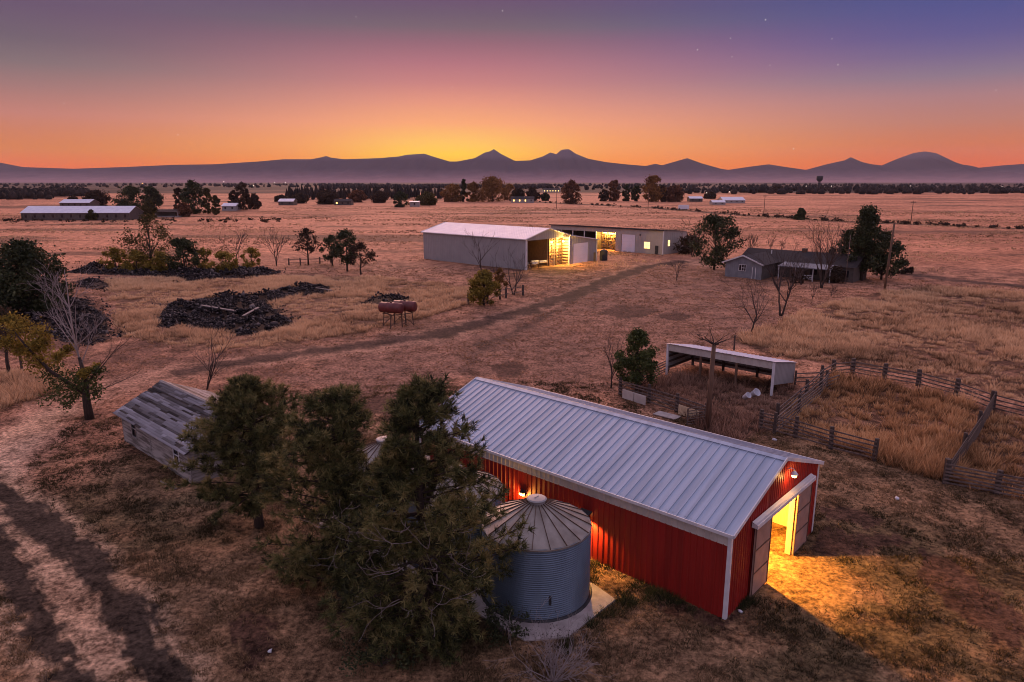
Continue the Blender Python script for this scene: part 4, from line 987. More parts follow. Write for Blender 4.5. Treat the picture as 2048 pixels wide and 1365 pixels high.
# trestle tables of crates in the open bay
for k, (x, y, sd) in enumerate(((1.9, 2.2, 1), (4.3, 1.2, 2), (6.4, 3.0, 3), (7.6, 1.8, 4))):
    rn = random.Random(sd)
    lab = ('trestle table nearest the left corner of the open barn bay', 'trestle table standing furthest forward in the open barn bay', 'trestle table set furthest back in the open barn bay', 'trestle table next to the lit partition of the open barn bay')[k]
    e = empty('trestle_table', wb(x, y, 0), AZ+rn.uniform(-.3, .3), lab, 'table', 'trestle tables in the open barn bay')
    MB().box(-1.1, 1.1, -.45, .45, .82, .9).build('table_top', M['wood_pale'], e)
    for sx in (-.9, .9):
        for sy in (-.36, .36): MB().box(sx-.05, sx+.05, sy-.05, sy+.05, -.05, .82).build('leg', M['rust'], e)
    for q in range(3):
        bx = -.75+.7*q; o = MB(); o.box(-.26, .26, -.2, .2, 0, .36); o.box(-.28, .28, -.22, -.2, .28, .38); o.box(-.28, .28, .2, .22, .28, .38)
        o = o.build('crate', M['white_plastic']); o.location = wb(x, y, 0)+Matrix.Rotation(e.rotation_euler[2], 3, 'Z') @ Vector((bx, rn.uniform(-.1, .1), .9)); o.rotation_euler = (0, 0, e.rotation_euler[2])
        tag(o, ('left', 'middle', 'right')[q]+' pale crate on the '+lab.replace(' of the open barn bay', '').replace(' in the open barn bay', ''), 'crate', 'pale crates on the trestle tables')
# dark bin and fence post by the side of the white barn
e = empty('fuel_drum', G(1207, 521), 0, 'dark upright drum at the right corner of the white barn', 'drum')
MB().lathe([(.001, 0), (.9, 0), (.92, .6), (.9, .65), (.92, 1.3), (.9, 1.35), (.9, 2.2), (.55, 2.45), (.001, 2.5)], 24).build('body', M['dark_metal'], e); MB().lathe([(.15, 2.4), (.15, 2.6), (.001, 2.62)], 12).build('lid', M['rust'], e)
o = MB().box(-.22, .22, -.22, .22, -.2, 2.1).build('gate_post', M['wood_dark']); o.location = G(1189, 524); tag(o, 'short thick dark post standing at the white barn garage corner', 'post')

# ------------------------------------------------------------------ back shed
def back_shed():
    e = empty('back_shed', BS, AZ, 'long low tan shed behind the white barn with lit bay and windows', 'shed')
    X, Y = Vector((1, 0, 0)), Vector((0, 1, 0)); H, H2, L, Dp = 6.0, 5.2, 36.0, 12.0
    w = MB()
    def wall(a, b_, lo, hi): w.ribbed((0, 0, 0), Y, -X, a, b_, lo, hi, .9, .08, .03)
    wall(0, 3.7, -.3, H); wall(3.7, 5.4, -.3, 1.3); wall(3.7, 5.4, 2.9, H); wall(5.4, 8.1, -.3, H); wall(8.1, 12.3, 4.5, H); wall(12.3, 14.1, -.3, H); wall(14.1, L, 4.75, H)
    w.build('front_wall', M['shed_wall'], e)
    w = MB(); w.ribbed((0, 0, 0), X, -Y, 0, Dp, -.3, lambda u: H-(H-H2)*u/Dp, .9, .08, .03); w.build('end_wall', M['shed_wall'], e); w = MB(); w.ribbed((0, L, 0), X, Y, 0, Dp, -.3, lambda u: H-(H-H2)*u/Dp, .9, .08, .03); w.build('end_wall', M['shed_wall'], e)
    w = MB(); w.ribbed((Dp, 0, 0), Y, X, 0, L, -.3, H2, .9, .08, .03); w.build('rear_wall', M['wood_dark'], e)
    r = MB(); d_ = Vector((Dp+.6, 0, H2-H)).normalized(); r.ribbed((-.35, -.3, H+.05), Y, Vector((.06, 0, 1)).normalized(), 0, L+.6, 0, Dp+.7, .9, .08, .04, d_); r.box(-.42, -.36, -.3, L+.3, H-.15, H+.09); r.build('roof', M['brown_roof'], e)
    MB().box(-.1, .1, -.1, .1, -.3, H-.16).build('corner_trim', M['trim'], e)
    g_ = MB().box(.04, .12, 8.2, 12.2, -.1, 4.5).build('garage_door', M['white_door'], e)
    s = MB()
    for z in (.9, 1.8, 2.7, 3.6): s.box(.02, .038, 8.25, 12.15, z-.015, z+.015)
    s.build('panel_lines', M['trim'], g_)
    d2 = MB().box(-.07, -.035, 1.25, 2.2, -.1, 2.15).build('door', M['dark_metal'], e); MB().box(-.12, -.075, 2.05, 2.12, .95, 1.05).build('handle', M['trim'], d2)
    wn = MB(); wn.box(-.08, -.02, 3.6, 3.7, 1.2, 3.0); wn.box(-.08, -.02, 5.4, 5.5, 1.2, 3.0); wn.box(-.08, -.02, 3.7, 5.4, 1.2, 1.3); wn.box(-.08, -.02, 3.7, 5.4, 2.9, 3.0); wn.box(-.06, -.02, 4.52, 4.6, 1.3, 2.9); wn.box(-.05, -.02, 3.7, 5.4, 2.08, 2.14)
    wo = wn.build('window', M['trim'], e); MB().box(.02, .05, 3.7, 5.4, 1.3, 2.9).build('pane', M['litw'], wo)
    wn = MB(); wn.box(2.2, 2.3, -.08, -.035, 1.9, 3.5); wn.box(3.2, 3.3, -.08, -.035, 1.9, 3.5); wn.box(2.3, 3.2, -.08, -.035, 1.9, 2.0); wn.box(2.3, 3.2, -.08, -.035, 3.4, 3.5); wn.box(2.3, 3.2, -.075, -.04, 2.65, 2.73)
    wo = wn.build('window', M['trim'], e); MB().box(2.3, 3.2, -.07, -.045, 2.0, 3.4).build('pane', M['litw'], wo)
    MB().box(-.16, -.035, 6.5, 6.8, 4.4, 4.75).build('wall_light', M['dark_metal'], e)
    # bays
    p = MB(); p.box(3.0, 3.1, 14.1, 20.4, -.1, 5.3); p.build('lit_planking', M['wood_pale'], e)
    p = MB(); p.box(.3, 11.8, 20.4, 20.5, -.1, 5.0); p.box(.3, 11.8, 14.0, 14.1, -.1, 5.0); p.build('partition', M['wood_dark'], e)
    s = MB()
    for z in (.7, 1.5, 2.3, 3.1, 3.9): s.box(2.4, 2.98, 14.3, 20.2, z-.05, z+.05)
    for y in (14.4, 16.4, 18.4, 20.1): s.box(2.36, 2.46, y-.06, y+.06, -.1, 4.6)
    rn = random.Random(4)
    for k in range(70):
        y = rn.uniform(14.4, 19.8); z = .05+.8*rn.randint(0, 4)+.7*(1 if False else 0); s.box(2.5, 2.9, y, y+rn.uniform(.15, .4), max(0, z), z+rn.uniform(.2, .55))
    s.build('shelving', M['rust'], e)
    b_ = MB()
    for k in range(4): b_.box(.15, .35, 14.3+1.6*k, 15.5+1.6*k, 4.5, 4.62)
    for y in (20.45, 24.3, 28.2, 32.1, 35.9): MB().box(-.02, .18, y-.1, y+.1, -.3, 4.74).build('post', M['trim'], e)
    c = MB()
    for y in (16.0, 18.4): c.box(1.2, 1.5, y-.5, y+.5, 4.55, 4.65)
    co = c.build('ceiling_lamp', M['trim'], e); c = MB()
    for y in (16.0, 18.4): c.box(1.25, 1.45, y-.45, y+.45, 4.45, 4.54)
    c.build('bulb', M['lit'], co)
back_shed()
def bs(x, y, z): return BS+U*x+D*y+Vector((0, 0, z))
lamp('back_shed_light', bs(1.3, 16.0, 4.3), 2600, (1, .55, .11), .12); lamp('back_shed_light', bs(1.3, 18.4, 4.3), 2600, (1, .55, .11), .12)

# ------------------------------------------------------------------ low house
def house():
    e = empty('low_house', HO, AZ, 'low grey ranch house with a front gable wing and pale porch roof', 'house')
    # local x = back (U), local y = left (D)
    w = MB(); EV, RG = 2.9, 4.3
    def sheet(p, q_, z1, z0=-.3): w.q((p[0], p[1], z0), (q_[0], q_[1], z0), (q_[0], q_[1], z1), (p[0], p[1], z1))
    w.ribbed((0, 0, 0), (0, 1, 0), (-1, 0, 0), 0, 7.2, -.3, lambda u: EV+(RG-EV)*(1-abs(u-3.6)/3.6)-.05, .4, .04, .02); w.build('gable_wall', M['house_wall'], e)
    w = MB(); sheet((0, 0), (9, 0), EV); sheet((0, 7.2), (9, 7.2), EV); sheet((7, -14), (7, 0), 2.9); sheet((7, -14), (15, -14), 2.9); sheet((15, -14), (15, 7.2), 2.9); sheet((7, 7.2), (15, 7.2), 2.9); w.build('wall', M['house_dark'], e)
    r = MB()
    for s in (-1, 1): r.q((-.5, 3.6, RG), (11, 3.6, RG), (11, 3.6+s*4.1, EV-.18), (-.5, 3.6+s*4.1, EV-.18))
    r.build('roof', M['brown_roof'], e)
    r = MB()
    for s in (-1, 1): r.q((11, -14.5, 4.75), (11, 7.7, 4.75), (11+s*4.5, 7.7, 2.75), (11+s*4.5, -14.5, 2.75))
    r.q((11, -14.1, 4.7), (7, -14.1, 2.8), (15, -14.1, 2.8)); r.q((11, 7.2, 4.7), (7, 7.2, 2.8), (15, 7.2, 2.8)); ro = r.build('roof', M['brown_roof'], e)
    MB().box(10.6, 11.4, -4, -3.2, 4.3, 5.3).build('chimney', M['rust'], ro); MB().box(9.0, 9.15, 2.0, 2.15, 4.0, 4.7).build('vent_pipe', M['trim'], ro)
    t = MB(); t.beam((-.52, 3.6, RG), (-.52, 7.75, EV-.2), .06, .24); t.beam((-.52, 3.6, RG), (-.52, -.55, EV-.2), .06, .24); t.build('roof_trim', M['trim'], e)
    wn = MB()
    for a, b_ in ((3.0, 3.08), (3.42, 3.48), (3.9, 3.96), (4.4, 4.48)): wn.box(-.07, -.03, a, b_, 1.4, 2.5)
    wn.box(-.06, -.03, 3.08, 3.9, 1.9, 1.97); wn.box(-.07, -.03, 3.0, 4.48, 1.33, 1.4); wn.box(-.07, -.03, 3.0, 4.48, 2.5, 2.57)
    wo = wn.build('window', M['trim'], e); MB().box(-.028, -.022, 3.08, 4.4, 1.4, 2.5).build('pane', M['glass'], wo)
    d_ = MB(); d_.box(-.08, -.03, 1.72, 1.82, 0, 2.2); d_.box(-.07, -.03, 1.1, 1.2, 0, 2.2); d_.build('drain_pipe', M['trim'], e)
    # porch
    p = MB(); p.q((7, -1.5, 2.95), (7, -11.2, 2.95), (3.6, -11.2, 2.45), (3.6, -1.5, 2.45)); p.q((7, -1.5, 2.89), (7, -11.2, 2.89), (3.6, -11.2, 2.39), (3.6, -1.5, 2.39)); p.box(3.56, 3.6, -11.2, -1.5, 2.33, 2.47); pr = p.build('porch_roof', M['house_wall'], e)
    q = MB()
    for y in (-1.7, -4.8, -8.0, -11.0): MB().box(3.7, 3.82, y-.06, y+.06, -.2, 2.4).build('post', M['trim'], pr)
    q.box(3.83, 3.87, -7.9, -7.8, .3, 1.12)
    for z in (.45, .75, 1.05): q.box(3.72, 3.8, -7.9, -4.9, z-.05, z+.05)
    q.build('porch_rail', M['trim'], pr)
    for y in (-3.4, -7.0, -12.6):
        MB().box(6.93, 6.975, y-.6, y+.6, .9, 2.1).build('window', M['glass'], e)
house()

# ------------------------------------------------------------------ animal shelter
def shelter():
    e = empty('animal_shelter', LT, AZ, 'open fronted metal animal shelter with sloping pale roof in the pen', 'shelter')
    L, Dp, H, H2 = 10.2, 5.0, 3.0, 1.95   # local x back, y left
    X, Y = Vector((1, 0, 0)), Vector((0, 1, 0))
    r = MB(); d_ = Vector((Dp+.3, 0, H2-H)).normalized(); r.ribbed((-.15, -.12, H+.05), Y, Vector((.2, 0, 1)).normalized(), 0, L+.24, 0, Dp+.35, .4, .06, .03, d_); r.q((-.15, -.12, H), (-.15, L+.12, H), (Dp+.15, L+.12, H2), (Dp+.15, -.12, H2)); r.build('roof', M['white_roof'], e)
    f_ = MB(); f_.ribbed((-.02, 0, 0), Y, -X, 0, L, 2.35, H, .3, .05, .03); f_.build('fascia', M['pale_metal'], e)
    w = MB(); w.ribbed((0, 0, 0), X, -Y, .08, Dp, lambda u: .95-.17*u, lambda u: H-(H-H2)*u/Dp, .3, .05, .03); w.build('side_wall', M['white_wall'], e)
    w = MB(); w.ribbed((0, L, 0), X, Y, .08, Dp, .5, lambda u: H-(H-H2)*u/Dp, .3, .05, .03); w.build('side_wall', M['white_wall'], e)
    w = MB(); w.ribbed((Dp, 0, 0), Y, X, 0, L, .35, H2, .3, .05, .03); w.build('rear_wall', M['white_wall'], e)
    gr = MB()
    for z in (.7, 1.25): gr.box(Dp-.16, Dp-.06, .1, L-.1, z-.09, z+.09)
    for z in (.7, 1.25, 1.8): gr.box(.1, Dp-.1, L-.14, L-.05, z-.09, z+.09)
    for y in (.15, 3.4, 6.8, L-.15): gr.box(Dp-.22, Dp-.02, y-.1, y+.1, -.1, H2-.05)
    gr.box(.05, .15, .05, L-.05, 2.25, 2.42); gr.build('timber_frame', M['wood_dark'], e)
    for y in (0.02, 3.3, 6.75, L-.02):
        MB().box(-.09, .09, y-.09, y+.09, -.2, 2.34 if 1 < y < 9 else H-.02).build('post', M['pole_wood'] if 1 < y < 9 else M['trim'], e)
shelter()

# ------------------------------------------------------------------ fences
def fence(name, pts, label, h=1.45, rails=5, post=.24, rail=(.05, .095), m='rail_wood', post_h=None, cat='fence', group=None, extra=None, skip=()):
    """pts: photo pixels of the post feet"""
    P_ = [G(*p) for p in pts]; o_ = P_[0].copy(); e = empty(name, o_, 0, label, cat, group)
    for p in P_: p.z = float(gz(p.x, p.y))
    for i, p in enumerate(P_):
        if i in skip: continue
        q = p-o_; ph = (post_h or h+.18)*rnd.uniform(.96, 1.06); t = MB(); tl = Vector((rnd.uniform(-.04, .04), rnd.uniform(-.04, .04), 0))
        t.tube([q+Vector((0, 0, -.3)), q+tl*.5+Vector((0, 0, ph*.5)), q+tl+Vector((0, 0, ph))], [post*.52, post*.5, post*.47], 8); t.build('post', M['wood_dark'], e)
    for k in range(rails):
        z = h*(k+1)/rails-.06
        for i in range(len(P_)-1):
            a = P_[i]-o_; b_ = P_[i+1]-o_; s = (b_-a).normalized(); nv = Vector((s.y, -s.x, 0))
            if nv.dot(-P_[i]) < 0: nv = -nv
            off = nv*(post*.5+.02+.004*(i % 2))
            r = MB(); dz = rnd.uniform(-.05, .05); dz2 = rnd.uniform(-.05, .05)
            r.beam(a+off+Vector((0, 0, z+dz))-s*.1, b_+off+Vector((0, 0, z+dz2))+s*.1, rail[0], rail[1]); r.build('rail', M[m], e)
    return e
GC = 'rail fences of the corrals'
fence('rail_fence', [(1240, 790), (1298, 807), (1353, 823), (1411, 845)], 'front rail fence of the pen behind the red barn roof', 1.35, 5, .28, group=GC)
fence('rail_fence', [(1242, 778), (1302, 758), (1336, 742)], 'short rail fence from the pen corner back to the animal shelter', 1.3, 5, .2, group=GC)
fence('rail_fence', [(1521, 858), (1590, 876), (1661, 898), (1748, 922)], 'front rail fence of the large weedy corral right of the red barn', 1.42, 5, .30, group=GC)
fence('rail_fence', [(1548, 868), (1596, 828), (1640, 790), (1651, 775)], 'left rail fence of the large corral running back from its front corner', 1.4, 5, .24, group=GC)
fence('rail_fence', [(1553, 846), (1612, 794), (1642, 766), (1666, 752)], 'inner rail fence forming the cattle alley beside the large corral', 1.35, 4, .28, group=GC)
fence('rail_fence', [(1666, 752), (1704, 749), (1768, 761), (1836, 774), (1912, 793), (1984, 820), (2075, 843), (2180, 868)], 'long curved back rail fence of the large corral', 1.3, 4, .42, group=GC)
fence('board_fence', [(1980, 822), (1955, 866), (1925, 912), (1890, 964)], 'dense board fence dividing the two weedy corrals', 1.45, 7, .28, (.05, .14), m='wood_dark', group=GC)
fence('rail_fence', [(1890, 966), (1993, 985), (2090, 1008)], 'front rail fence of the corral at the right edge', 1.35, 6, .34, group=GC)
fence('rail_fence', [(1590, 770), (1640, 768)], 'low rail piece between the shelter and the corral alley', 1.1, 3, .18, group=GC)
fence('rail_fence', [(937, 608), (975, 607), (1012, 597), (1046, 592)], 'low rail fence behind the round gold bush', 1.5, 2, .34, group='old field fences')
fence('rail_fence', [(578, 531), (601, 531), (640, 529), (662, 528)], 'low post and rail fence among the trees left of the white barn', 1.3, 2, .3, group='old field fences')
# metal gates and panels
def gate(name, p, q, h, label, m='trim', bars=5):
    p, q = G(*p), G(*q); e = empty(name, p, 0, label, 'gate'); d_ = q-p; f_ = MB(); Z = Vector((0, 0, 1))
    f_.tube([Z*.1, Z*h, d_+Z*h, d_+Z*.1, Z*.1], .05, 6); f_.build('frame', M[m], e); b_ = MB()
    for k in range(1, bars): z = .1+(h-.1)*k/bars; b_.tube([Z*z, d_+Z*z], .035, 5)
    b_.tube([d_*.5+Z*.1, d_*.5+Z*h], .03, 5); b_.build('bars', M[m], e)
gate('pipe_gate', (1374, 852), (1410, 846), 1.35, 'weathered pipe gate standing beside the tall branching pole', 'rail_wood', 6)
gate('pipe_gate', (1676, 772), (1600, 800), 1.0, 'bent pale pipe gate leaning inside the large corral', 'rail_wood', 3)
for (x0, y0), (x1, y1), lab, m in (((1250, 796), (1296, 811), 'pair of pale sheet panels wired to the pen fence', 'pale_metal'), ((1362, 828), (1402, 842), 'faded pink plywood panel standing in the pen fence', 'wood_pale')):
    a, b_ = G(x0, y0), G(x1, y1); n_ = MB(); d_ = (b_-a).normalized(); off = Vector((d_.y, -d_.x, 0))*.32
    n_.beam(a+off+Vector((0, 0, .42)), (a+b_)/2-d_*.04+off+Vector((0, 0, .42)), .04, .72); n_.beam((a+b_)/2+d_*.04+off+Vector((0, 0, .42)), b_+off+Vector((0, 0, .42)), .04, .72)
    n_.beam(a+off*.9+Vector((0, 0, .8)), b_+off*.9+Vector((0, 0, .8)), .05, .06); o = n_.build('sheet_panel', M[m]); tag(o, lab, 'fence panel')
a = G(1335, 833); n_ = MB(); n_.beam(a-U*.05+D*1.0+Vector((0, 0, .09)), a-U*.05-D*.95+Vector((0, 0, .09)), 1.0, .06); n_.beam(a+D*1.0+Vector((0, 0, .03)), a+D*.9+Vector((0, 0, .03)), 1.0, .06); n_.beam(a-D*.8+Vector((0, 0, .03)), a-D*.9+Vector((0, 0, .03)), 1.0, .06)
o = n_.build('loading_board', M['concrete']); tag(o, 'pale loading board lying on the ground outside the pen fence', 'board')
# water tubs in the pen
for px, py, r, lab in ((1505, 800, .32, 'larger pale plastic tub in the weeds of the pen'), (1488, 806, .25, 'smaller pale plastic tub beside the larger one in the pen')):
    o = MB().lathe([(.001, 0), (r*.85, 0), (r, .5), (r*1.06, .52), (r*1.06, .56), (r*.96, .56), (r*.82, .06), (.001, .05)], 20).build('plastic_tub', M['white_plastic'], None, True); o.location = G(px, py)+Vector((0, 0, .45)); o.rotation_euler = (.9, 0, .5); tag(o, lab, 'tub', 'plastic tubs in the pen')

# ------------------------------------------------------------------ poles
b = G(1414, 862); e = empty('pollard_pole', b, 0, 'tall bare pole trunk with a tuft of crooked twigs on top by the pen', 'tree'); hh = ztop(b, 688)
t = MB(); t.tube([(0, 0, -.3), (.05, 0, hh*.5), (.10, 0, hh)], [.22, .19, .15], 9); t.build('trunk', M['pole_wood'], e, True)
t = MB(); rn = random.Random(8)
for k in range(9):
    a = k*.72; limb(t, (.10, 0, hh-.1*rn.random()), (math.cos(a), math.sin(a), rn.uniform(.15, 1.1)), rn.uniform(.9, 1.5), .055, 1, rn, 4, .25, .03, (2, 4), .6, None, None, .012, .5)
t.build('branches', M['bark'], e)
def upole(bx, by, tx, ty, label, arm=True, r=.16, m='pole_wood', g='utility poles'):
    b = G(bx, by); h = ztop(b, ty); e = empty('utility_pole', b, 0, label, 'utility pole', g); lean = (tx-bx)*mpp(b)*.35
    r = max(r, mpp(b)*.45); MB().tube([(0, 0, -.5), (lean*.5, 0, h*.5), (lean, 0, h)], [r, r*.9, r*.75], 8).build('pole', M[m], e, True)
    if arm:
        c = MB(); c.beam((lean-1.1, 0, h-.7), (lean+1.1, 0, h-.7), .14, .16)
        for x in (-.95, -.4, .95): c.box(lean+x-.06, lean+x+.06, -.06, .06, h-.6, h-.35)
        c.build('crossarm', M['wood_dark'], e)
upole(1768, 586, 1780, 446, 'leaning wooden utility pole right of the house evergreens', False, .19)
MBx = None
upole(1690, 570, 1692, 470, 'thin grey pole in front of the house evergreens', False, .07, 'rail_wood')
upole(1527, 433, 1527, 390, 'utility pole left of the small conical evergreen'); upole(1822, 442, 1822, 402, 'utility pole on the field boundary toward the right edge')
upole(1113, 418, 1113, 372, 'thin utility pole right of the lit farmhouse'); upole(1296, 420, 1296, 378, 'utility pole in front of the right hand tree row')
o = MB().tube([(0, 0, -.2), (0, 0, 1.6)], [.1, .09], 7).build('fence_post', M['wood_dark']); o.location = G(1468, 700); tag(o, 'single dark fence post behind the animal shelter roof', 'post')
o = MB().tube([(0, 0, -.2), (0, 0, 1.8)], [.13, .11], 7).build('fence_post', M['wood_dark']); o.location = G(20, 752)+Vector((.8, .6, 0)); tag(o, 'dark post at the foot of the brown tree by the left edge', 'post')

# ------------------------------------------------------------------ fuel tanks on their stand
TK = G(797, 652)
e = empty('tank_stand', TK, math.radians(38), 'rusty braced steel stand carrying two red tanks by the track', 'stand')
s = MB()
for x in (-1.5, 0, 1.5):
    for y in (-.9, .9):
        MB().beam((x*1.1, y*1.1, -.1), (x, y, 1.72), .11, .11).build('leg', M['rust'], e)
    s.beam((x, -1.0, 1.72), (x, 1.0, 1.72), .1, .12)
for y in (-.9, .9): s.beam((-1.7, y, 1.62), (1.7, y, 1.62), .1, .1); s.beam((-1.6, y, .2), (0, y, 1.5), .06, .06); s.beam((1.6, y, .2), (0, y, 1.5), .06, .06)
s.build('braces', M['rust'], e)
h_ = MB(); h_.tube([(.3, -1.0, 1.6), (.5, -1.2, 1.0), (.2, -1.25, .5), (.6, -1.2, .15)], .04, 6); h_.build('hose', M['dark_metal'], e)
for y, x, lab in ((-.95, -.35, 'nearer red fuel tank on the steel stand by the track'), (.95, .5, 'farther red fuel tank on the steel stand by the track')):
    t = MB()
    prof = [(.001, -1.62), (.35, -1.60), (.62, -1.52), (.66, -1.45), (.67, -.5), (.68, -.49), (.67, -.48), (.67, .48), (.68, .49), (.67, .5), (.66, 1.45), (.62, 1.52), (.35, 1.60), (.001, 1.62)]
    t.lathe(prof, 28); t.v = [(z, yy, xx) for xx, yy, z in t.v]
    ang = math.radians(38); er = empty('fuel_tank', TK+Vector((x*math.cos(ang)-y*.5*math.sin(ang), x*math.sin(ang)+y*.5*math.cos(ang), 2.44)), math.radians(-4 if y < 0 else -4), lab, 'fuel tank', 'red fuel tanks')
    er.location = TK+Vector((-.75 if y < 0 else .75, -.55 if y < 0 else .75, 2.44)); er.rotation_euler = (0, 0, math.radians(-22))
    t.build('shell', M['tank_red'], er, True); MB().lathe([(.14, .62), (.14, .78), (.1, .8), (.001, .8)], 12).build('filler_cap', M['rust'], er)

# ------------------------------------------------------------------ lava rock piles
def ico():
    t = (1+5**.5)/2; v = [(-1, t, 0), (1, t, 0), (-1, -t, 0), (1, -t, 0), (0, -1, t), (0, 1, t), (0, -1, -t), (0, 1, -t), (t, 0, -1), (t, 0, 1), (-t, 0, -1), (-t, 0, 1)]
    f_ = [(0, 11, 5), (0, 5, 1), (0, 1, 7), (0, 7, 10), (0, 10, 11), (1, 5, 9), (5, 11, 4), (11, 10, 2), (10, 7, 6), (7, 1, 8), (3, 9, 4), (3, 4, 2), (3, 2, 6), (3, 6, 8), (3, 8, 9), (4, 9, 5), (2, 4, 11), (6, 2, 10), (8, 6, 7), (9, 8, 1)]
    return np.array(v)/np.linalg.norm(v[0]), np.array(f_)
IV, IF = ico()
def rocks(pts, size, seed):
    g = np.random.default_rng(seed); n = len(pts)
    s = size[:, None, None]*(.45+1.0*g.random((n, 12, 1)))
    V = IV[None]*s*(.7+.6*g.random((n, 1, 3)))
    a = g.random(n)*6.28; c, s_ = np.cos(a), np.sin(a); R = np.zeros((n, 3, 3)); R[:, 0, 0] = c; R[:, 0, 1] = -s_; R[:, 1, 0] = s_; R[:, 1, 1] = c; R[:, 2, 2] = 1
    V = np.einsum('nij,nkj->nki', R, V)+pts[:, None, :]
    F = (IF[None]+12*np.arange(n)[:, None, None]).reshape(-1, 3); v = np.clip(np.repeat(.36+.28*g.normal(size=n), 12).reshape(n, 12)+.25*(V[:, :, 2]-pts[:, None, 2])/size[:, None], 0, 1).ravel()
    return V.reshape(-1, 3), F, v
PL = ['wide spread of black lava rocks with planks lying on it', 'long low bank of black lava rocks before the thicket', 'black lava rocks heaped beneath the dark tree at the left', 'small ridge of black lava rocks right of the dark tree', 'low dark rock pile behind the red fuel tanks']
for i, (poly, lab) in enumerate(zip(PILES, PL)):
    g = np.random.default_rng(500+i); xs = [p[0] for p in poly]; ys = [p[1] for p in poly]; area = (max(xs)-min(xs))*(max(ys)-min(ys))
    n = int(min(60000, area*34)); x = g.uniform(min(xs)-1.5, max(xs)+1.5, n); y = g.uniform(min(ys)-1.5, max(ys)+1.5, n)
    j = 1.4*(fbm(x*.5, y*.5, 2)-.5); nn_ = fbm(x*.55+40, y*.55, 3); dd_ = dpoly(x, y, poly+poly[:1]); k = (inpoly(x+j, y+j, poly)&(nn_ > .45)) | ((dd_ < 1.6)&(g.random(n) < .10*(1.6-dd_))); x, y = x[k], y[k]
    edge = np.minimum(1, dpoly(x, y, poly+poly[:1])/2.2); hgt = edge*(.2+2.3*fbm(x*.3, y*.3, 3)**1.8)
    z = gz(x, y)+hgt*g.random(len(x))**.5*.9; sz = (.06+.16*g.random(len(x))**2.6+.28*(g.random(len(x)) > .992))*(.6+.4*edge)
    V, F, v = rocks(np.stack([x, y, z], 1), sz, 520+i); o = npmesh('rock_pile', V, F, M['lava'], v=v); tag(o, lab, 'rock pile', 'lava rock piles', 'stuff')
for (x0, y0), (x1, y1), lab, w in (((403, 611), (470, 622), 'longest bleached plank lying on the black lava rocks', .34), ((486, 632), (517, 615), 'shorter tilted bleached plank on the black lava rocks', .3), ((62, 676), (90, 684), 'short bleached plank among the rocks at the left edge', .26), ((632, 576), (664, 581), 'thin grey plank at the far end of the lava rocks', .2)):
    a = G(x0, y0, 1.0); b_ = G(x1, y1, 1.1); o = MB().beam(a, b_, w, .1).build('plank', M['grey_board'] if w < .25 else M['dead_twig']); tag(o, lab, 'plank', 'planks on the lava rocks')

# ------------------------------------------------------------------ grasses
def blades(name, x, y, h, nb, wd, lean, tone, m, label, seed, cat='grass', rad=.12):
    g = np.random.default_rng(seed); n = len(x); idx = np.repeat(np.arange(n), nb); N_ = len(idx)
    a = g.random(N_)*6.283; rr = rad*(.3+h[idx])*np.sqrt(g.random(N_)); bx = x[idx]+rr*np.cos(a); by = y[idx]+rr*np.sin(a); bz = gz(bx, by)-.03
    d = a+g.normal(size=N_)*.7; L = h[idx]*(.55+.6*g.random(N_)); le = lean*(.3+.9*g.random(N_)); t = g.random(N_)*6.283
    w = (wd[idx] if hasattr(wd, '__len__') else wd)*(.7+.6*g.random(N_))
    p0 = np.stack([bx-w*np.cos(t), by-w*np.sin(t), bz], 1); p1 = np.stack([bx+w*np.cos(t), by+w*np.sin(t), bz], 1)
    tip = np.stack([bx+np.cos(d)*L*le, by+np.sin(d)*L*le, bz+L], 1)
    V = np.stack([p0, p1, tip], 1).reshape(-1, 3); v = np.clip(tone[idx]+.15*g.normal(size=N_), 0, 1); v3 = np.stack([v*.45, v*.45, np.minimum(1, v*1.35)], 1).ravel()  # root ends darkened: shade low in the grass painted into the colour
    o = npmesh(name, V, np.arange(N_*3).reshape(-1, 3), M[m], v=v3); tag(o, label, cat, kind='stuff')
def clear(x, y, tracks=True, piles=True):
    k = np.ones(x.shape, bool)
    for f_ in FEET: k &= ~inpoly(x, y, f_)
    k &= ~inpoly(x, y, SLAB)
    n2 = fbm(x*.45+9, y*.45, 4)-.5; n3 = fbm(x*1.7, y*1.7+31, 3)-.5; e_ = n2*1.6+n3*.9
    if tracks:
        k &= dpoly(x, y, T_L1)+.9*e_ > .8; k &= dpoly(x, y, T_L2)+.9*e_ > .75; k &= dpoly(x, y, T_MAIN)+e_ > 2.2; k &= dpoly(x, y, T_DARK)+2*e_ > 2.2; k &= dpoly(x, y, T_PALE)+e_ > 1.5; k &= dpoly(x, y, T_DARK2)+e_ > 1.6; k &= dpoly(x, y, T_ROADR) > 1.8
        for p in PATCH: k &= ~(inpoly(x+1.6*n2+n3, y+1.6*n2+n3, p)&(np.random.default_rng(1).random(x.shape) < .85))
    if piles:
        for p in PILES: k &= ~inpoly(x, y, p)
    lx = (x-BARN.x)*U.x+(y-BARN.y)*U.y; ly = (x-BARN.x)*D.x+(y-BARN.y)*D.y; k &= np.hypot((lx-5.4)/2.6, (ly+1.0)/3.0)+e_*.25 > .95
    return k
def fan(n, r0, r1, a, seed, p=1.0):
    g = np.random.default_rng(seed); r = r0+(r1-r0)*g.random(n)**p; t = np.radians(g.uniform(-a, a, n)); return r*np.sin(t), r*np.cos(t)
def inregion(n, poly, seed):
    g = np.random.default_rng(seed); xs = [p[0] for p in poly]; ys = [p[1] for p in poly]; x = g.uniform(min(xs), max(xs), n); y = g.uniform(min(ys), max(ys), n); k = inpoly(x, y, poly); return x[k], y[k]
x, y = fan(190000, 15, 62, 44, 601, .85); k = clear(x, y)
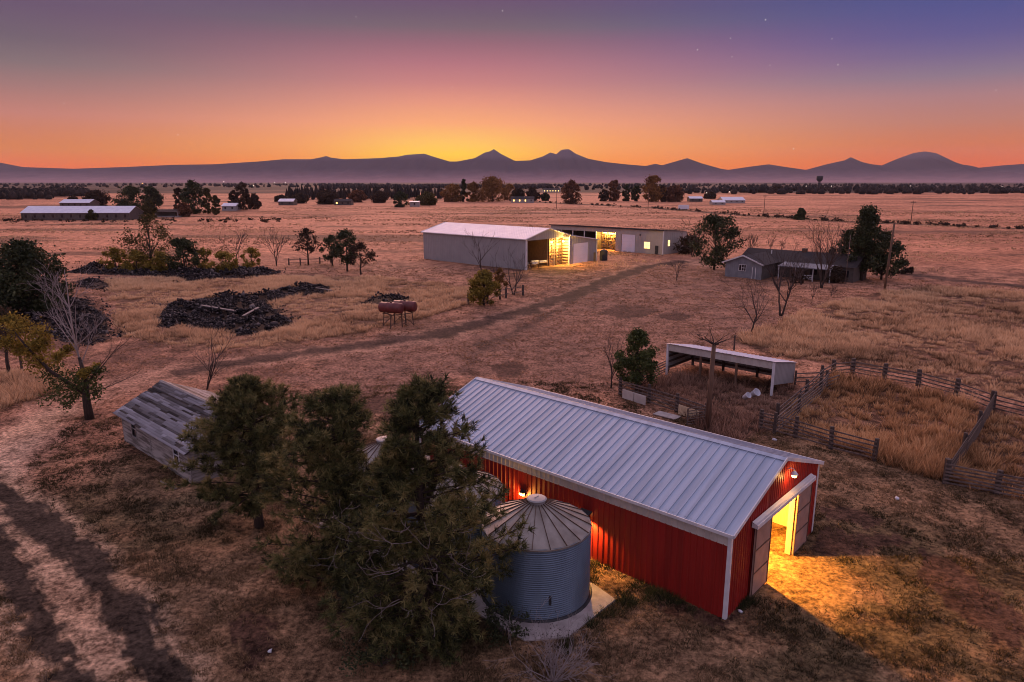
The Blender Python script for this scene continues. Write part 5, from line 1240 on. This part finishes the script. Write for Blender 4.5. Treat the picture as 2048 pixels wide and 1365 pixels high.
for p in (CORRAL, CORRAL2, PEN): k &= ~inpoly(x, y, p)
x, y = x[k], y[k]; g = np.random.default_rng(602); r = np.hypot(x, y); pn = fbm(x*.45+9, y*.45, 4); p1 = fbm(x*.06, y*.06, 4); pf = fbm(x*1.1+5, y*1.1, 2)
k = g.random(len(x)) < .25+1.3*sstep(.38, .6, pf); x, y, r, pn, p1, pf = (q[k] for q in (x, y, r, pn, p1, pf))
blades('lawn_grass', x, y, .055+.09*g.random(len(x))+.10*sstep(.5, .72, pf), 4, .006+r*.00042, .9, np.clip(.42+1.1*(pn-.5)-1.2*sstep(.5, .68, p1)*.35+.25*g.normal(size=len(x))*.5, 0, 1), 'lawnblade', 'short dry lawn grass over the yard around the barn and cabin', 603)
x, y = fan(90000, 58, 150, 44, 611, .9); k = clear(x, y)&~inpoly(x, y, MEADOW_R)&~inpoly(x, y, GRASS_L); g = np.random.default_rng(612); pf = fbm(x*.35+5, y*.35, 3); k &= g.random(len(x)) < .1+1.4*sstep(.42, .62, pf)
x, y, pf = x[k], y[k], pf[k]; r = np.hypot(x, y)
blades('yard_grass', x, y, .08+.14*g.random(len(x)), 4, .004+r*.00042, .9, np.clip(.40+.9*(pf-.5)+.12*g.normal(size=len(x)), 0, 1), 'grass', 'sparse dry grass over the trodden yard beyond the barn', 613)
def tufts(name, poly, dens, rad, h, nb, m, label, seed, cat='grass', lean=1.0, tone=.55, skip=None):
    """domed clumps of blades: gap shade painted as dark roots under bright crowns"""
    xs = [p[0] for p in poly]; ys = [p[1] for p in poly]; area = (max(xs)-min(xs))*(max(ys)-min(ys))
    x, y = inregion(int(area*dens), poly, seed); g = np.random.default_rng(seed+1); k = clear(x, y)
    if skip is not None: k &= ~inpoly(x, y, skip)|(g.random(len(x)) < .15)
    r = np.hypot(x, y); pf = fbm(x*.16+2, y*.16, 3); k &= g.random(len(x)) < np.clip(62/r, .12, 1)*(.45+.9*sstep(.36, .58, pf))
    x, y, r, pf = x[k], y[k], r[k], pf[k]; n = len(x)
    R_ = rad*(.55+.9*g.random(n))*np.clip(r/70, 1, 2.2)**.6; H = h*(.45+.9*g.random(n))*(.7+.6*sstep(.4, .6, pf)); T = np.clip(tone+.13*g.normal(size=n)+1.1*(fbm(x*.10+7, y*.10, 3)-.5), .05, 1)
    idx = np.repeat(np.arange(n), nb); N_ = len(idx); a = g.random(N_)*6.283; q = np.sqrt(g.random(N_))
    bx = x[idx]+R_[idx]*q*np.cos(a); by = y[idx]+R_[idx]*q*np.sin(a); bz = gz(bx, by)-.03
    L = H[idx]*(1-.55*q**2)*(.7+.5*g.random(N_)); d = a+g.normal(size=N_)*.6; le = lean*(.25+.9*q)*(.6+.6*g.random(N_)); t = g.random(N_)*6.283
    w = (.010+.00042*r[idx])*(.7+.6*g.random(N_))
    V = np.stack([np.stack([bx-w*np.cos(t), by-w*np.sin(t), bz], 1), np.stack([bx+w*np.cos(t), by+w*np.sin(t), bz], 1), np.stack([bx+np.cos(d)*L*le, by+np.sin(d)*L*le, bz+L], 1)], 1).reshape(-1, 3)
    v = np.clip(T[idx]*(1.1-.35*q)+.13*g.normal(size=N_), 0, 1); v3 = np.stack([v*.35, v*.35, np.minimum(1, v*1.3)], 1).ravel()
    o = npmesh(name, V, np.arange(N_*3).reshape(-1, 3), M[m], v=v3); tag(o, label, cat, kind='stuff')
tufts('meadow_grass', MEADOW_R, 2.3, .46, .62, 46, 'meadow', 'tall clumpy straw meadow right of the animal shelter', 621, tone=.64)
tufts('corral_weeds', CORRAL, 4.2, .36, .85, 38, 'weed', 'tall rusty weeds filling the large corral', 631, 'weeds', .8, .56)
tufts('corral_weeds', CORRAL2, 4.0, .36, .8, 38, 'weed', 'tall rusty weeds filling the corral at the right edge', 641, 'weeds', .8, .46)
tufts('corral_weeds', PEN, 5.0, .34, .75, 26, 'brownweed', 'brown weeds filling the pen before the animal shelter', 651, 'weeds', .8, .44, skip=foot(LT, 0, 5, 0, 10.2))
tufts('straw_grass', GRASS_L, 2.8, .46, .55, 42, 'meadow', 'clumpy straw grass around the black lava rocks', 661, tone=.76)
tufts('straw_grass', GRASS_L2, 6.0, .42, .6, 34, 'meadow', 'tall straw grass at the left edge below the brown tree', 671, tone=.62)
x, y = fan(60000, 150, 520, 42, 681, .9); g = np.random.default_rng(682); pf = fbm(x*.05, y*.09, 4); k = clear(x, y)&(g.random(len(x)) < sstep(.46, .62, pf)); x, y, pf = x[k], y[k], pf[k]; r = np.hypot(x, y)
blades('field_grass', x, y, .25+.3*g.random(len(x)), 4, .02+r*.0004, .8, np.clip(.40+1.2*(fbm(x*.03, y*.06+4, 3)-.5)+.15*g.normal(size=len(x)), 0, 1), 'meadow', 'dry stubble grass of the open field behind the barns', 683, rad=.6)

# green weeds along the barn wall, the slab and the cabin
g = np.random.default_rng(701); xs, ys = [], []
for (o_, x0, x1, y0, y1, n_) in ((BARN, -1.3, -.05, 0, 4.2, 420), (BARN, -1.7, -.05, 4.2, 19, 900), (BARN, -7.6, -6.95, 5, 20, 500), (BARN, -6.5, -1.2, 3.2, 4.0, 420), (BARN, .1, 2.0, -.5, -.05, 90), (CAB, -.7, -.05, 0, 10.8, 260), (BARN, 10.05, 10.7, 0, 19, 300)):
    a = x0+(x1-x0)*g.random(n_); b_ = y0+(y1-y0)*g.random(n_); xs.append(o_.x+U.x*a+D.x*b_); ys.append(o_.y+U.y*a+D.y*b_)
x = np.concatenate(xs); y = np.concatenate(ys); pf = fbm(x*.9, y*.9, 3); k = (pf > .46)&~inpoly(x, y, SLAB); x, y, pf = x[k], y[k], pf[k]
blades('wall_weeds', x, y, .08+.30*sstep(.46, .7, pf), 9, .014, 1.0, np.clip(.5+.25*g.normal(size=len(x)), 0, 1), 'greenweed', 'dark green weeds growing along the barn wall and concrete pad', 702, 'weeds', rad=.2)
# dark scrub along the far field boundary
C = []; R_ = []; g = random.Random(3)
for (a, b_) in zip(FARBAND[:-1], FARBAND[1:]):
    for k in range(34):
        t = g.random(); xx = a[0]+(b_[0]-a[0])*t+g.gauss(0, 2.5); yy = a[1]+(b_[1]-a[1])*t+g.gauss(0, 2.5); rr = g.uniform(.5, 1.6); C.append((xx, yy, rr*.5)); R_.append(rr)
for k in range(60):
    p = G(g.uniform(0, 560), 0 or g.uniform(436, 446)); p = G(g.uniform(-40, 560), 446-g.uniform(0, 1)*6); C.append((p.x, p.y, .5)); R_.append(g.uniform(.5, 1.5))
V, F, v = leaf_cloud(np.array(C), np.array(R_), 26, .45, 9, flat=.6); o = npmesh('boundary_scrub', V, F, M['brownleaf'], v=v); tag(o, 'low dark scrub strung along the far boundary of the field', 'scrub', kind='stuff')

# ------------------------------------------------------------------ distant buildings
def gable_block(name, px, base_y, wpx, h, depth, label, wall, roof, cat='house', rise=.35, rz=0.0, lit=0, open_front=False, group=None):
    b = G(px, base_y); w = wpx*mpp(b); e = empty(name, b, rz, label, cat, group); x0, x1 = -w/2, w/2
    q = MB()
    if open_front: q.box(x0, x1, depth-.1, depth, -.2, h); q.box(x0, x0+.1, 0, depth-.11, -.2, h); q.box(x1-.1, x1, 0, depth-.11, -.2, h); q.box(x0, x1, .0, .1, h-.7, h); q.box(x0, x1, -.05, 0, -.2, .6)
    else: q.box(x0, x1, 0, depth, -.2, h)
    for x in (x0+.02, x1-.02): q.q((x, 0, h), (x, depth, h), (x, depth/2, h+rise*depth/2))
    q.build('wall', M[wall], e); r = MB()
    for s, (ya, yb) in enumerate(((-.4, depth/2), (depth+.4, depth/2))):
        zz = h-.4*rise; r.q((x0-.3, ya, zz), (x1+.3, ya, zz), (x1+.3, yb, h+rise*depth/2+.02), (x0-.3, yb, h+rise*depth/2+.02)); r.q((x0-.3, ya, zz-.12), (x1+.3, ya, zz-.12), (x1+.3, ya, zz), (x0-.3, ya, zz))
    r.build('roof', M[roof], e)
    n_ = max(1, int(w/4))
    for k in range(n_):
        xx = x0+w*(k+.5)/n_
        if not open_front: MB().box(xx-.5, xx+.5, -.06, -.01, h*.35, h*.75).build('window', M['litw'] if k < lit else M['glass'], e)
    return e
gable_block('long_barn', 152, 441, 214, 3.6, 13, 'long low livestock barn with a pale blue metal roof at the far left', 'house_dark', 'white_roof', 'barn', .42, rz=.02)
gable_block('long_barn', 150, 415, 60, 3.2, 12, 'short stretch of pale metal roof behind the long livestock barn', 'house_dark', 'white_roof', 'barn', .35)
gable_block('open_shed', 333, 435, 44, 3.4, 6, 'small open fronted shed right of the long livestock barn', 'white_wall', 'brown_roof', 'shed', .15, open_front=True)
gable_block('farmhouse', 458, 422, 28, 3.0, 9, 'small blue roofed house in front of the trio of far trees', 'white_wall', 'white_roof')
gable_block('farmhouse', 572, 411, 30, 3.0, 10, 'far house with a pale roof under dark bushes', 'house_dark', 'white_roof')
gable_block('farmhouse', 685, 411, 34, 3.0, 9, 'far house with an orange lamp at its door', 'house_dark', 'brown_roof', lit=1)
gable_block('white_hut', 829, 414, 19, 3.6, 5, 'small white hut standing at the far edge of the field', 'white_wall', 'white_roof', 'hut', .15)
gable_block('farmhouse', 1045, 406, 46, 3.4, 10, 'far farmhouse with several lit windows among dark trees', 'white_wall', 'brown_roof', lit=3)
gable_block('farmhouse', 1103, 385, 34, 4.2, 12, 'distant building glowing with a row of warm windows', 'white_wall', 'brown_roof', lit=9)
gable_block('farmhouse', 1392, 404, 26, 3.0, 9, 'dark far house left of the pale greenhouse', 'house_dark', 'white_roof')
gable_block('greenhouse', 1468, 407, 44, 2.6, 16, 'pale low greenhouse on the far field', 'white_wall', 'white_roof', 'greenhouse', .3)
gable_block('greenhouse', 1438, 410, 26, 2.0, 9, 'smaller pale greenhouse in front of the other one', 'white_wall', 'white_roof', 'greenhouse', .3)
b = G(1368, 421); e = empty('stock_trailer', b, .05, 'white trailer parked on the far field boundary', 'trailer'); w = 20*mpp(b)
MB().box(-w/2, w/2, 0, 2.3, .6, 3.0).box(-w/2+.2, w/2-.2, .2, 2.1, 3.0, 3.25).build('body', M['white_door'], e)
for x in (-w*.12, w*.06, w*.24):
    MB().tube([(x, -.04, .45), (x, .25, .45)], .45, 14).build('wheel', M['dark_metal'], e)
b = G(1637, 383); h_ = ztop(b, 352); e = empty('water_tower', b, 0, 'water tower rising above the dark woodland at the right', 'water tower'); rr = 6*mpp(b)
MB().lathe([(.01, h_*.60), (rr*.55, h_*.63), (rr, h_*.76), (rr*1.05, h_*.95), (rr*.9, h_*.99), (.01, h_)], 20).build('tank', M['dark_metal'], e, True)
MB().tube([(0, 0, -1), (0, 0, h_*.58)], rr*.42, 10).build('column', M['dark_metal'], e)
# distant lamps
GL = 'tiny lamps scattered over the distant plain'
for i, (px, py, lab, m) in enumerate(((683, 404, 'orange lamp at the door of the far lit house', 'litfaro'), (1413, 390, 'white lamp beside the dark far house', 'litfar'), (1662, 379, 'tiny white lamp right of the water tower', 'litfar'), (1690, 378, 'second tiny white lamp right of the water tower', 'litfar'), (1612, 379, 'tiny white lamp left of the water tower', 'litfar'), (1820, 378, 'tiny white lamp under the rounded mountain', 'litfar'), (1935, 381, 'left lamp of the pair in the woodland at the far right', 'litfar'), (1950, 381, 'right lamp of the pair in the woodland at the far right', 'litfar'), (2003, 381, 'last lamp in the woodland near the right edge', 'litfar'), (285, 371, 'tiny orange lamp on the dark plain at the left', 'litfaro'), (448, 366, 'tiny high lamp on the dark plain at the left', 'litfar'), (549, 369, 'left lamp of the bright pair on the dark plain', 'litfar'), (571, 369, 'right lamp of the bright pair on the dark plain', 'litfar'), (507, 378, 'low lamp on the dark plain left of the conifer wood', 'litfar'), (1012, 398, 'white lamp left of the lit farmhouse', 'litfar'), (1459, 388, 'white lamp behind the pale greenhouse', 'litfar'))):
    b = G(px, py); r = mpp(b)*.55; b.z = 6 if b.y > 1200 else 2.2
    e = empty('lamp', Vector((b.x, b.y, 0)), 0, lab, 'lamp', GL); MB().tube([(0, 0, -.5), (0, 0, b.z)], r*.12, 5).build('lamp_post', M['dark_metal'], e)
    MB().lathe([(.001, -r), (r*.7, -r*.7), (r, 0), (r*.7, r*.7), (.001, r)], 8, (0, 0, b.z+r)).build('bulb', M[m], e)

# small litter stones in the yard
for (px, py, s_, lab) in ((1795, 1000, .16, 'pale stone in the yard right of the barn'), (1395, 1185, .13, 'pale stone in the grass beside the barn wall'), (1480, 1222, .11, 'small white stone by the barn corner'), (540, 1303, .10, 'small white scrap in the grass left of the pines'), (1362, 1195, .09, 'tiny white scrap near the barn wall'), (1548, 880, .2, 'pale flat stone behind the barn roof')):
    b = G(px, py); V, F, v = rocks(np.array([[0, 0, 0.]]), np.array([s_]), px); o = npmesh('stone', V*np.array([1, 1, .6]), F, M['white_plastic'], v=v); o.location = (b.x, b.y, float(gz(b.x, b.y))+s_*.3); tag(o, lab, 'stone', 'pale stones in the yard')

# ------------------------------------------------------------------ sky, sun, air, camera
w = bpy.data.worlds.new('World'); SC.world = w; w.use_nodes = True; nt = w.node_tree; bg = nt.nodes['Background']
tc = N(nt, 'ShaderNodeTexCoord'); nrm = N(nt, 'ShaderNodeVectorMath', operation='NORMALIZE'); nt.links.new(tc.outputs['Generated'], nrm.inputs[0])
sx = N(nt, 'ShaderNodeSeparateXYZ'); nt.links.new(nrm.outputs[0], sx.inputs[0])
mr = N(nt, 'ShaderNodeMapRange'); mr.inputs['From Min'].default_value = 0; mr.inputs['From Max'].default_value = .5; nt.links.new(sx.outputs['Z'], mr.inputs[0])
SIG, BOXY, BOXZ, AIR = 2.1e-5, 11700, 500, (.42, .27, .32)
def hz(z, c):
    T = math.exp(-SIG*min(BOXY*1.05, (BOXZ-CAMH)/max(z, .001))); l = lin(*c)
    return tuple(max(.004, (l[i]-(1-T)*AIR[i])/T) for i in range(3))+(1,)
def sky(st): return ramp(nt, [(z*2, hz(z, c)) for z, c in st])
ZEN = (197, 184, 217)
rc = sky([(0, (246, 138, 44)), (.022, (252, 154, 60)), (.046, (253, 169, 102)), (.076, (246, 163, 124)), (.103, (222, 148, 130)), (.128, (197, 132, 130)), (.152, (178, 121, 128)), (.176, (150, 108, 120)), (.195, (122, 104, 114)), (.21, (112, 94, 112)), (.23, (108, 84, 114)), (.32, (118, 98, 140)), (.5, ZEN)])
rl = sky([(0, (232, 106, 44)), (.016, (226, 116, 58)), (.036, (213, 129, 84)), (.075, (196, 130, 118)), (.105, (164, 122, 120)), (.13, (134, 114, 118)), (.155, (116, 100, 112)), (.19, (108, 88, 112)), (.32, (118, 98, 138)), (.5, ZEN)])
ry = sky([(0, (250, 152, 34)), (.020, (255, 182, 50)), (.036, (255, 202, 76)), (.050, (254, 196, 100)), (.076, (249, 170, 120)), (.103, (230, 152, 128)), (.128, (202, 132, 130)), (.152, (180, 118, 128)), (.176, (152, 106, 120)), (.195, (124, 102, 114)), (.21, (114, 94, 112)), (.23, (110, 84, 114)), (.32, (118, 98, 140)), (.5, ZEN)])
rr_ = sky([(0, (225, 103, 56)), (.02, (217, 111, 68)), (.044, (205, 122, 92)), (.067, (190, 127, 112)), (.0966, (172, 127, 130)), (.119, (142, 120, 138)), (.142, (120, 104, 141)), (.163, (101, 93, 142)), (.185, (89, 88, 141)), (.21, (80, 84, 140)), (.32, (104, 100, 152)), (.5, ZEN)])
for r in (rc, rl, rr_, ry): nt.links.new(mr.outputs[0], r.inputs[0])
# azimuth: -1 left ... +1 right of the sunset point
hy = N(nt, 'ShaderNodeMath', operation='ARCTAN2'); nt.links.new(sx.outputs['X'], hy.inputs[0]); nt.links.new(sx.outputs['Y'], hy.inputs[1])
ml = N(nt, 'ShaderNodeMapRange', interpolation_type='SMOOTHSTEP'); ml.inputs['From Min'].default_value = -.10; ml.inputs['From Max'].default_value = -.62; nt.links.new(hy.outputs[0], ml.inputs[0])
mrr = N(nt, 'ShaderNodeMapRange', interpolation_type='SMOOTHSTEP'); mrr.inputs['From Min'].default_value = -.06; mrr.inputs['From Max'].default_value = .58; nt.links.new(hy.outputs[0], mrr.inputs[0])
cd_ = N(nt, 'ShaderNodeMath', operation='ADD'); cd_.inputs[1].default_value = .085; nt.links.new(hy.outputs[0], cd_.inputs[0]); cab_ = N(nt, 'ShaderNodeMath', operation='ABSOLUTE'); nt.links.new(cd_.outputs[0], cab_.inputs[0])
mc = N(nt, 'ShaderNodeMapRange', interpolation_type='SMOOTHSTEP'); mc.inputs['From Min'].default_value = .24; mc.inputs['From Max'].default_value = .0; nt.links.new(cab_.outputs[0], mc.inputs[0])
m0 = N(nt, 'ShaderNodeMixRGB'); nt.links.new(mc.outputs[0], m0.inputs[0]); nt.links.new(rc.outputs[0], m0.inputs[1]); nt.links.new(ry.outputs[0], m0.inputs[2])
m1 = N(nt, 'ShaderNodeMixRGB'); nt.links.new(ml.outputs[0], m1.inputs[0]); nt.links.new(m0.outputs[0], m1.inputs[1]); nt.links.new(rl.outputs[0], m1.inputs[2])
m2 = N(nt, 'ShaderNodeMixRGB'); nt.links.new(mrr.outputs[0], m2.inputs[0]); nt.links.new(m1.outputs[0], m2.inputs[1]); nt.links.new(rr_.outputs[0], m2.inputs[2])
# the eastern half of the sky: soft lavender dusk
east = sky([(0, (170, 138, 158)), (.1, (206, 170, 182)), (.25, (200, 182, 208)), (.5, ZEN)]); nt.links.new(mr.outputs[0], east.inputs[0])
me = N(nt, 'ShaderNodeMapRange', interpolation_type='SMOOTHSTEP'); me.inputs['From Min'].default_value = .35; me.inputs['From Max'].default_value = -.35; nt.links.new(sx.outputs['Y'], me.inputs[0])
m3 = N(nt, 'ShaderNodeMixRGB'); nt.links.new(me.outputs[0], m3.inputs[0]); nt.links.new(m2.outputs[0], m3.inputs[1]); nt.links.new(east.outputs[0], m3.inputs[2])
last = m3.outputs[0]
def dirpx(px, py):
    u = (px-CX)/FPX; v = (CY-py)/FPX; return Vector((u, CT+v*ST, -ST+v*CT)).normalized()
for px, py, s_ in ((1005, 22, 1), (1531, 40, 1.2), (1461, 77, .6), (1395, 100, 1), (1464, 114, .5), (1664, 78, .5), (1676, 130, .9), (904, 175, .5), (989, 186, .35), (356, 270, .7), (128, 207, .4), (1587, 298, 1.3), (712, 34, .3), (1540, 131, .4), (1992, 181, .4)):
    dt = N(nt, 'ShaderNodeVectorMath', operation='DISTANCE'); dt.inputs[1].default_value = dirpx(px, py); nt.links.new(nrm.outputs[0], dt.inputs[0])
    q = N(nt, 'ShaderNodeMapRange'); q.inputs['From Min'].default_value = .0013; q.inputs['From Max'].default_value = .0002; q.inputs['To Max'].default_value = min(.6, s_*.45); nt.links.new(dt.outputs['Value'], q.inputs[0])
    mx = N(nt, 'ShaderNodeMixRGB'); mx.inputs[2].default_value = (1, .93, .85, 1); nt.links.new(q.outputs[0], mx.inputs[0]); nt.links.new(last, mx.inputs[1]); last = mx.outputs[0]
nt.links.new(last, bg.inputs[0]); bg.inputs[1].default_value = 1.0

sun = bpy.data.lights.new('Sun', 'SUN'); sun.energy = 4.0; sun.angle = math.radians(40); sun.color = (1, .50, .36)
so = bpy.data.objects.new('Sun', sun); link(so)
sd = Vector((-.10, 1, math.tan(math.radians(12)))).normalized(); so.rotation_euler = sd.to_track_quat('Z', 'Y').to_euler()

HAZE = True
if HAZE:
    hb = MB().box(-14800, 14800, -400, BOXY, -5.0, BOXZ); m = bpy.data.materials.new('evening_haze'); m.use_nodes = True; n_ = m.node_tree; n_.nodes.remove(n_.nodes['Principled BSDF'])
    pv = n_.nodes.new('ShaderNodeVolumePrincipled'); pv.inputs['Color'].default_value = (.86, .84, .98, 1); pv.inputs['Density'].default_value = SIG; pv.inputs['Anisotropy'].default_value = 0
    n_.links.new(pv.outputs[0], n_.nodes['Material Output'].inputs['Volume']); o = hb.build('haze', m); tag(o, 'thin lavender evening haze lying over the plain', 'haze', kind='stuff')

cam = bpy.data.cameras.new('Camera'); cam.sensor_width = 36; cam.lens = FPX/2048*36; cam.clip_start = .5; cam.clip_end = 60000
co = bpy.data.objects.new('Camera', cam); co.location = (0, 0, CAMH); co.rotation_euler = (math.pi/2-TH, 0, 0); link(co); SC.camera = co
SC.render.engine = 'CYCLES'
SC.view_settings.view_transform = 'Standard'; SC.view_settings.look = 'None'; SC.view_settings.exposure = 0; SC.view_settings.gamma = 1
cy = SC.cycles; cy.use_denoising = True
try: cy.denoiser = 'OPENIMAGEDENOISE'; cy.denoising_input_passes = 'RGB_ALBEDO_NORMAL'; cy.denoising_prefilter = 'ACCURATE'
except Exception: pass
cy.pixel_filter_type = 'BLACKMAN_HARRIS'; cy.filter_width = 1.0; cy.max_bounces = 6; cy.diffuse_bounces = 3; cy.glossy_bounces = 3; cy.volume_bounces = 1; cy.transparent_max_bounces = 6; cy.sample_clamp_indirect = 6; cy.caustics_reflective = False; cy.caustics_refractive = False
